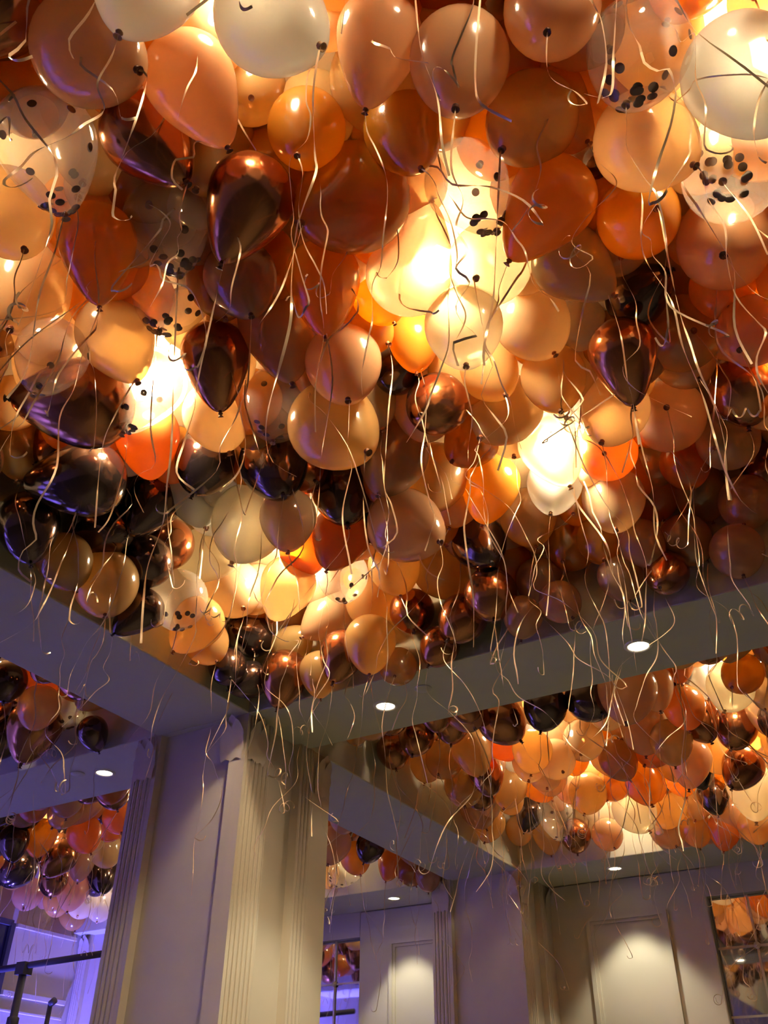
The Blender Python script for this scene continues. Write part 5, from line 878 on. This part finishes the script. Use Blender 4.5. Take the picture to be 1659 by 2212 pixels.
def column(x0, x1, y0, y1, label):
    root = empty('column', ((x0+x1)/2, (y0+y1)/2, 0), label=label, kind='structure')
    cx, cy = (x0+x1)/2, (y0+y1)/2
    ring = []
    for (p, q, n) in (((x0, y0), (x1, y0), (0, -1)), ((x1, y0), (x1, y1), (1, 0)), ((x1, y1), (x0, y1), (0, 1)), ((x0, y1), (x0, y0), (-1, 0))):
        wd = math.hypot(q[0]-p[0], q[1]-p[1]); ux, uy = (q[0]-p[0])/wd, (q[1]-p[1])/wd
        for (a, d) in face_profile(wd, FRONT if n[1] else SIDE):
            ring.append((p[0]+ux*a+n[0]*d-cx, p[1]+uy*a+n[1]*d-cy))
    N = len(ring); zt = BEAM-.24
    v = [(x, y, 0) for x, y in ring] + [(x, y, BEAM) for x, y in ring]
    f = [(i, (i+1) % N, N+(i+1) % N, N+i) for i in range(N)]
    obj('shaft', mesh('shaft', v, f, M_stone), root)
    hx, hy = (x1-x0)/2, (y1-y0)/2
    # acanthus leaves over each reeded strip: two per strip, curling out at the tip
    def leaf():
        v, f = [], []
        for i in range(7):
            t = i/6; wd = .036*(.55+.75*math.sin(math.pi*(.15+.72*t)))*(1-.5*t**4); z = .22*t if t < .85 else .22*.85+.02*math.sin((t-.85)*9)
            out = .004+.03*t**3; 
            for s in (-1, -.5, 0, .5, 1): v.append((s*wd, -out-.006*(1-abs(s))-(.008 if i % 2 else 0)*abs(s), z-.012*abs(s)))
        for i in range(6):
            for k in range(4): f.append((i*5+k, i*5+k+1, i*5+k+6, i*5+k+5))
        return mesh('leaf', v, f, M_stone, True)
    lm = leaf()
    for (ox, oy, rz, wd) in ((0, -hy, 0, 2*hx), (hx, 0, math.pi/2, 2*hy)):
        for s in (-1, 1):
            for k, (off, zz) in enumerate(((-.05, 0), (.05, 0), (0, .03))):
                o = obj('capital_leaf', lm, root); u = s*wd*.39+off*.7
                o.location = (ox+math.cos(rz)*u, oy+math.sin(rz)*u, zt+zz); o.rotation_euler = (0, 0, rz)
    return root
column(-3.77, -2.97, 3.59, 4.40, 'near fluted column, violet on its left face and warm on its right')
column(-3.77, -2.97, 7.20, 7.90, 'far fluted column against the panelled wall')
# ------------------------------------------------------------------ gridded mirrors on the far wall
def mirror(x0, x1, label, xs):
    root = empty('mirror', ((x0+x1)/2, YF+.08, 0), label=label, category='mirror', group='gridded wall mirrors'); cx = (x0+x1)/2
    zs = [EYE+1.41-.47*k for k in range(0, 6)]; ztop = BEAM-.22; cols = [x0]+xs+[x1]; rows = [ztop]+zs
    for a, b in zip(cols[:-1], cols[1:]):
        for c, d in zip(rows[:-1], rows[1:]):
            obj('pane', mesh('pane', *boxes([(a-cx+.004, b-cx-.004, 0, .006, d+.004, c-.004)]), M_mirror), root)
    for z in zs[:-1]:
        obj('bar', mesh('bar', *boxes([(x0-cx, x1-cx, -.012, -.001, z-.008, z+.008)]), M_gilt), root)
    for x in xs:
        obj('bar', mesh('bar', *boxes([(x-cx-.008, x-cx+.008, -.014, -.0005, zs[-1], ztop)]), M_gilt), root)
        for z in zs[:-1]:
            r = obj('rosette', mesh('rosette', *lathe([(0, .018), (.008, .018), (.013, .012), (.022, .010), (.026, .004), (.026, 0)], 12), M_gilt, True), root)
            r.location = (x-cx, -.014, z); r.rotation_euler = (math.pi/2, 0, 0)
    obj('backing', mesh('backing', *boxes([(x0-cx-.02, x1-cx+.02, .007, .03, .3, ztop)]), M_darkbar), root)
mirror(-1.65, -.11, 'gridded mirror right of the wide lit wall panel', [-1.355, -1.05, -.745, -.44])
mirror(-6.43, -4.89, 'gridded mirror strip seen between the two columns', [-6.13, -5.82, -5.51, -5.20])
# ------------------------------------------------------------------ violet windows
def window(n, axis, a0, a1, z0, z1, pos, mat, label, na, nz, bar=.035):
    root = empty('window_%d' % n, (0, 0, 0), kind='structure', label=label)
    def P(b0, b1, d0, d1, c0, c1): return (b0, b1, pos+d0, pos+d1, c0, c1) if axis == 'y' else (pos-d1, pos-d0, b0, b1, c0, c1)
    da, dz = (a1-a0)/na, (z1-z0)/nz
    for i in range(na):
        for k in range(nz):
            obj('pane', mesh('pane', *boxes([P(a0+i*da+bar*.4, a0+(i+1)*da-bar*.4, .02, .03, z0+k*dz+bar*.4, z0+(k+1)*dz-bar*.4)]), mat), root)
    for i in range(na+1): obj('muntin', mesh('muntin', *boxes([P(a0+i*da-bar/2, a0+i*da+bar/2, -.02, .04, z0, z1)]), M_darkbar), root)
    for k in range(nz+1): obj('muntin', mesh('muntin', *boxes([P(a0, a1, -.014, .036, z0+k*dz-bar/2, z0+k*dz+bar/2)]), M_darkbar), root)
window(1, 'x', 5.2, 6.42, EYE-.6, EYE+1.95, XL+.05, M_glass, 'dark window at the lower left edge', 2, 4, .05)
# mouldings on the left wall
for k, (z, d, h) in enumerate(((EYE+1.33, .035, .05), (EYE+1.20, .02, .025), (EYE+1.93, .03, .04))):
    struct('trim_%d' % (20+k), (XL, XL+d, 6.5, 7.3, z, z+h), M_wall, ('upper', 'lower', 'top')[k]+' moulding on the violet left wall', .006)
pil = column(-8.05, -7.50, 7.36, 7.90, 'violet-lit corner pilaster at the far left')
# ------------------------------------------------------------------ violet uplights at the foot of the left wall
def uplight(y, label, x=-7.62, power=1.0):
    r = empty('uplight', (x, y, 0), label=label, category='uplight', group='violet uplights along the left wall')
    obj('housing', mesh('housing', *lathe([(.0005, 0), (.10, 0), (.11, .02), (.11, .22), (.10, .25), (.085, .25), (.08, .235)], 20), M_darkbar, True), r)
    obj('lens', mesh('lens', *lathe([(.082, .236), (.0005, .236)], 20), M_uplens), r)
    l = bpy.data.lights.new('uplight_beam', 'SPOT'); l.energy = UPLIGHT*power; l.color = (.125, .11, 1); l.spot_size = math.radians(72); l.spot_blend = .7; l.shadow_soft_size = .08
    lo = bpy.data.objects.new('uplight_beam', l); COL.objects.link(lo); lo.parent = r; lo.location = (0, 0, .26); lo.rotation_euler = (0, math.radians(180-17), 0)
for i, y in enumerate((-3.4, -1.4, .6, 2.6, 4.6, 6.5)):
    uplight(y, 'violet uplight by the left wall, %s from the viewer\'s end' % ('first', 'second', 'third', 'fourth', 'fifth', 'sixth', 'seventh')[i])
# ------------------------------------------------------------------ dark lighting stands in front of the violet wall
def tube(p, q, r, n=12):
    p, q = Vector(p), Vector(q); d = q-p; qt = Vector((0, 0, 1)).rotation_difference(d.normalized()); v, f = lathe([(.0005, 0), (r, 0), (r, d.length), (.0005, d.length)], n)
    return [tuple(p+qt @ Vector(a)) for a in v], f
st = empty('lighting_stand', (-7.22, 6.0, 0), label='dark T-bar lighting stand against the violet wall', category='stand')
obj('post', mesh('post', *tube((0, 0, .5), (0, 0, EYE+1.42), .034), M_darkbar, True), st)
obj('crossbar', mesh('crossbar', *tube((-.72, 0, EYE+1.43), (1.02, 0, EYE+1.465), .028), M_darkbar, True), st)
obj('clamp', mesh('clamp', *boxes([(-.055, .055, -.05, .05, EYE+1.37, EYE+1.47)]), M_darkbar), st)
obj('collar', mesh('collar', *lathe([(.034, 0), (.05, .01), (.05, .09), (.034, .1)], 14), M_darkbar, True), st).location = (0, 0, EYE+.95)
for k in range(3): a = 2.094*k+.4; obj('leg', mesh('leg', *tube((0, 0, .62), (.55*math.cos(a), .55*math.sin(a), .02), .016), M_darkbar, True), st)
s2 = empty('lighting_stand', (-7.42, 6.55, 0), label='shorter dark stand beside the T-bar stand', category='stand')
obj('post', mesh('post', *tube((0, 0, .4), (0, 0, EYE+1.22), .022), M_darkbar, True), s2); obj('knob', mesh('knob', *tube((0, 0, EYE+1.22), (.05, 0, EYE+1.25), .03), M_darkbar, True), s2)
for k in range(3): a = 2.094*k+1; obj('leg', mesh('leg', *tube((0, 0, .5), (.45*math.cos(a), .45*math.sin(a), .02), .014), M_darkbar, True), s2)
# ------------------------------------------------------------------ downlights and sprinkler covers
ring_me = mesh('trim_ring', *lathe([(.048, -.002), (.052, -.008), (.062, -.008), (.066, -.003), (.066, .01)], 28), M_ring, True)
lens_me = mesh('lens', *lathe([(0.0005, -.006), (.03, -.0055), (.05, -.003)], 24), M_down)
def downlight(x, y, label, power=1.0):
    r = empty('downlight', (x, y, BEAM), label=label, category='ceiling light', group='recessed downlights in the beams')
    obj('trim_ring', ring_me, r); obj('lens', lens_me, r)
    l = bpy.data.lights.new('downlight_beam', 'SPOT'); l.energy = DOWN_SPOT*power; l.color = (1, .95, .70); l.spot_size = math.radians(80); l.spot_blend = .4; l.shadow_soft_size = .045
    lo = bpy.data.objects.new('downlight_beam', l); COL.objects.link(lo); lo.parent = r; lo.location = (0, 0, -.02)
for (x, y, lab, p) in ((-4.312, 3.87, 'round downlight in the beam left of the near column', .5), (-2.276, 3.87, 'round downlight in the beam just right of the near column', 1), (-.902, 3.87, 'rightmost round downlight in the near beam', 1),
                    (-4.328, 7.53, 'small round downlight above the left wall panel', .6), (-2.256, 7.53, 'round downlight above the wide lit wall panel', .68), (-.88, 7.53, 'round downlight above the right-hand mirror', .6), (.45, 3.87, 'downlight of the near beam out of view', 1)):
    downlight(x, y, lab, p)
cover_me = mesh('cover_plate', *lathe([(.0005, -.008), (.042, -.008), (.045, -.005), (.045, -.003), (.03, -.002), (.03, .004)], 24), M_paint, True)
for (x, y, lab) in ((-2.0, 3.78, 'flat round sprinkler cover in the beam beside the near column'), (-4.47, 3.80, 'flat round sprinkler cover beside the leftmost downlight'), (-3.22, 5.65, 'flat round sprinkler cover in the beam between the columns')):
    o = obj('sprinkler_cover', cover_me, None, label=lab, category='sprinkler cover', group='sprinkler covers'); o.location = (x, y, BEAM)
# ------------------------------------------------------------------ ceiling lamps among the balloons
bm = bmesh.new(); bmesh.ops.create_icosphere(bm, subdivisions=1, radius=.065); bulb_me = bpy.data.meshes.new('bulb'); bm.to_mesh(bulb_me); bm.free(); 
BULBS = {}
for k, e in (('bright', 1), ('mid', .40), ('dim', .18)):
    BULBS[k] = bulb_me.copy(); BULBS[k].materials.append(emit('warm_bulb_'+k, (1, .80, .50), BULB*e))
base_me = mesh('base', *lathe([(.0005, .075), (.035, .075), (.04, .06), (.03, .04), (.018, .035), (.018, .02)], 20), M_brass, True)
def lamp(i, x, y):
    bay = 'near bay' if y < 3.6 and x > -3 else ('far bay' if x > -3 else 'left bay')
    r = empty('ceiling_lamp', (x, y, EYE+2.50), label='warm bulb glowing behind the %s balloons, %s of its row' % (bay, LAMP_WORD[i]), category='lamp', group='warm bulbs behind the balloons')
    b = obj('bulb', BULBS[{'n': 'mid' if i in (5, 20) else 'bright', 'f': 'mid', 'l': 'dim'}[bay[0]]], r)
    s = obj('base', base_me, r)
    if TOP-(EYE+2.50) > .08: obj('stem', mesh('stem', *lathe([(.008, .06), (.008, TOP-EYE-2.50)], 8), M_brass), r)
LAMP_WORD = ['second', 'third in depth', 'left one', 'left one in the back', 'right one', 'front one', 'front right one', 'back right one', 'left front', 'right front', 'left back', 'right back', 'right middle', 'left middle', 'back right', 'front middle', 'back left', 'front right', 'only one', 'middle', 'far left one']
for i, (x, y) in enumerate(LAMPS): lamp(i, x, y)
# crystal basket hanging round the lamp seen beyond the beam between the columns
# ------------------------------------------------------------------ balloons
def balloon_profile(stretch, n):
    pr = []
    for i in range(n+1):
        ph = math.pi*i/n; s = (1-math.cos(ph))/2
        z = math.cos(ph)*(1+stretch*s*s*s) ; r = math.sin(ph)*(1-.40*stretch*s*s)
        if i == n: r = .028
        pr.append((max(r, .002 if i == 0 else .028), z))
    return pr
SHAPES = (.16, .36, .54)
PROF = [balloon_profile(s, 24) for s in SHAPES]
ME = {}
def body_mesh(shape, c):
    if (shape, c) not in ME: ME[shape, c] = mesh('balloon_body', *lathe(PROF[shape], 32), BODY[c], True)
    return ME[shape, c]
KM = {}
def knot_mesh(c):
    if c not in KM:
        KM[c] = mesh('knot', *lathe([(.03, .02), (.055, -.005), (.07, -.03), (.055, -.055), (.035, -.065), (.04, -.085), (.075, -.12), (.085, -.128), (.07, -.125), (.03, -.09), (.001, -.08)], 10), KNOT[c], True)
    return KM[c]
disc_me = mesh('confetti', *lathe([(.0005, .0006), (.0125, .0006), (.0125, -.0006), (.0005, -.0006)], 12), M_conf)
def strip(pts, width=.0065, tw0=0, tw=14):
    """a flat curling ribbon through pts (world), twisting as it goes"""
    v, f = [], []; n = len(pts); ph = tw0
    for i, p in enumerate(pts):
        t = (pts[min(i+1, n-1)]-pts[max(i-1, 0)]).normalized()
        a = t.cross(Vector((0, 1, 0))); a = a if a.length > .1 else t.cross(Vector((1, 0, 0))); a.normalize(); b = t.cross(a)
        if i: ph += tw*(pts[i]-pts[i-1]).length*(.4+.6*math.sin(i*.7+tw0))
        d = (a*math.cos(ph)+b*math.sin(ph))*width*.5
        v += [tuple(p-d), tuple(p+d)]
        if i: f.append((2*i-2, 2*i-1, 2*i+1, 2*i))
    return v, f
def smooth_path(ctrl, step=.016):
    c = [ctrl[0]]+ctrl+[ctrl[-1]]; out = []
    for i in range(1, len(c)-2):
        p0, p1, p2, p3 = c[i-1:i+3]; m = max(2, int((p2-p1).length/step))
        for k in range(m):
            t = k/m; out.append(.5*((2*p1)+(p2-p0)*t+(2*p0-5*p1+4*p2-p3)*t*t+(3*p1-p0-3*p2+p3)*t**3))
    out.append(c[-2]); return out
def hang_path(k, R, L):
    pts = [k]; p = k.copy(); dx = R.gauss(0, .12); dy = R.gauss(0, .12); z = 0
    kink = R.random()
    while z < L:
        s = R.uniform(.05, .13); dx = dx*.55+R.gauss(0, .17); dy = dy*.55+R.gauss(0, .17)
        if kink > .3 and R.random() < .22: dx += R.choice((-1, 1))*.8; dy += R.gauss(0, .4)
        p = p+Vector((dx*s, dy*s, -s)); z += s; pts.append(p.copy())
    e = R.random()
    if e > .45:                                   # a hook or a curl at the end
        a = R.uniform(0, 6.28); rr = R.uniform(.010, .028); turns = R.uniform(.35, .7) if e < .8 else R.uniform(1, 2.6)
        ax = Vector((math.cos(a), math.sin(a), 0)); c = p+ax*rr; m = max(4, int(turns*9))
        for q in range(1, m+1):
            th = turns*6.283*q/m; pts.append(c-ax*rr*math.cos(th)+Vector((0, 0, -rr*math.sin(th)))+Vector((-ax.y, ax.x, 0))*.012*q/2.5)
    return pts
def axis_quat(ax): return Vector((0, 0, -1)).rotation_difference(ax)
R = random.Random(5)
GROUP = {1: 'balloons under the near ceiling bay', 2: 'balloons under the far ceiling bays'}
for i, (x, y, z, r, ax, ay, az, c, st, hasknot, bay, label) in enumerate(IND):
    P = Vector((x, y, z+EYE)); A = Vector((ax, ay, az)).normalized(); q = axis_quat(A)
    sq = 1.0
    o = obj('balloon', body_mesh(st, c), None, label=label, category='balloon', group=GROUP[bay])
    Mx = Matrix.LocRotScale(P, q, Vector((r, r, r))); o.matrix_world = Mx
    L = 1+SHAPES[st]
    k = obj('knot', knot_mesh(c), o); k.location = (0, 0, -L)
    kw = Mx @ Vector((0, 0, -L-.07))
    if c == 'T':
        n = 24 if r*r*4e4/(P-Vector((0, 0, EYE))).length_squared > 70 else 12
        for j in range(n):
            u = R.random(); t = .93-.10*R.random() if u < .6 else R.uniform(.25, .85)
            ph = math.pi*t; s = (1-math.cos(ph))/2; rr = math.sin(ph)*(1-.40*SHAPES[st]*s*s)*.975; zz = math.cos(ph)*(1+SHAPES[st]*s**3)*.975
            a = R.uniform(0, 6.283); pos = Vector((rr*math.cos(a), rr*math.sin(a), zz))
            d = obj('confetti', disc_me, o); d.matrix_local = Matrix.LocRotScale(pos, Vector((0, 0, 1)).rotation_difference((pos+Vector((R.gauss(0, .15), R.gauss(0, .15), 0))).normalized()), Vector((1/r,)*3))
    # its ribbon
    if str(i) in RIBS:
        path = smooth_path([kw]+[Vector((a, b, d+EYE)) for a, b, d in RIBS[str(i)]]); wd = .0052
    elif R.random() < (.93 if bay == 2 or y > 1.95 else .45):
        path = smooth_path(hang_path(kw, R, R.uniform(.25, 1.05))); wd = R.uniform(.0034, .0047)
    else: continue
    rb = obj('ribbon', mesh('ribbon', *strip(path, wd, R.uniform(0, 6), R.uniform(8, 26)), M_ribbon, True), o)
    rb.matrix_parent_inverse = Mx.inverted()
# the packed mass further up and back
v, f, idx = [], [], []; codes = list('WPAMBRCKTQV')
base_v = {s: lathe(balloon_profile(SHAPES[s], 12), 16) for s in range(3)}
for (x, y, z, r, ax, ay, az, c, st) in REST:
    Mx = Matrix.LocRotScale(Vector((x, y, z+EYE)), axis_quat(Vector((ax, ay, az)).normalized()), Vector((r, r, r))); n = len(v)
    bv, bf = base_v[st]; v += [tuple(Mx @ Vector(p)) for p in bv]; f += [tuple(n+k for k in q) for q in bf]; idx += [codes.index(c)]*len(bf)
    if R.random() < .9:
        sv, sf = strip(smooth_path(hang_path(Mx @ Vector((0, 0, -1-SHAPES[st])), R, R.uniform(.25, .85)), .03), .006, R.uniform(0, 6), 16)
        n = len(v); v += sv; f += [tuple(n+k for k in q) for q in sf]; idx += [len(codes)]*len(sf)
obj('packed_balloons', mesh('packed_balloons', v, f, [BODY[c] for c in codes]+[M_ribbon], True, idx), None, kind='stuff', label='dense mass of brown and copper balloons packed deeper in the ceiling bays', category='balloons')
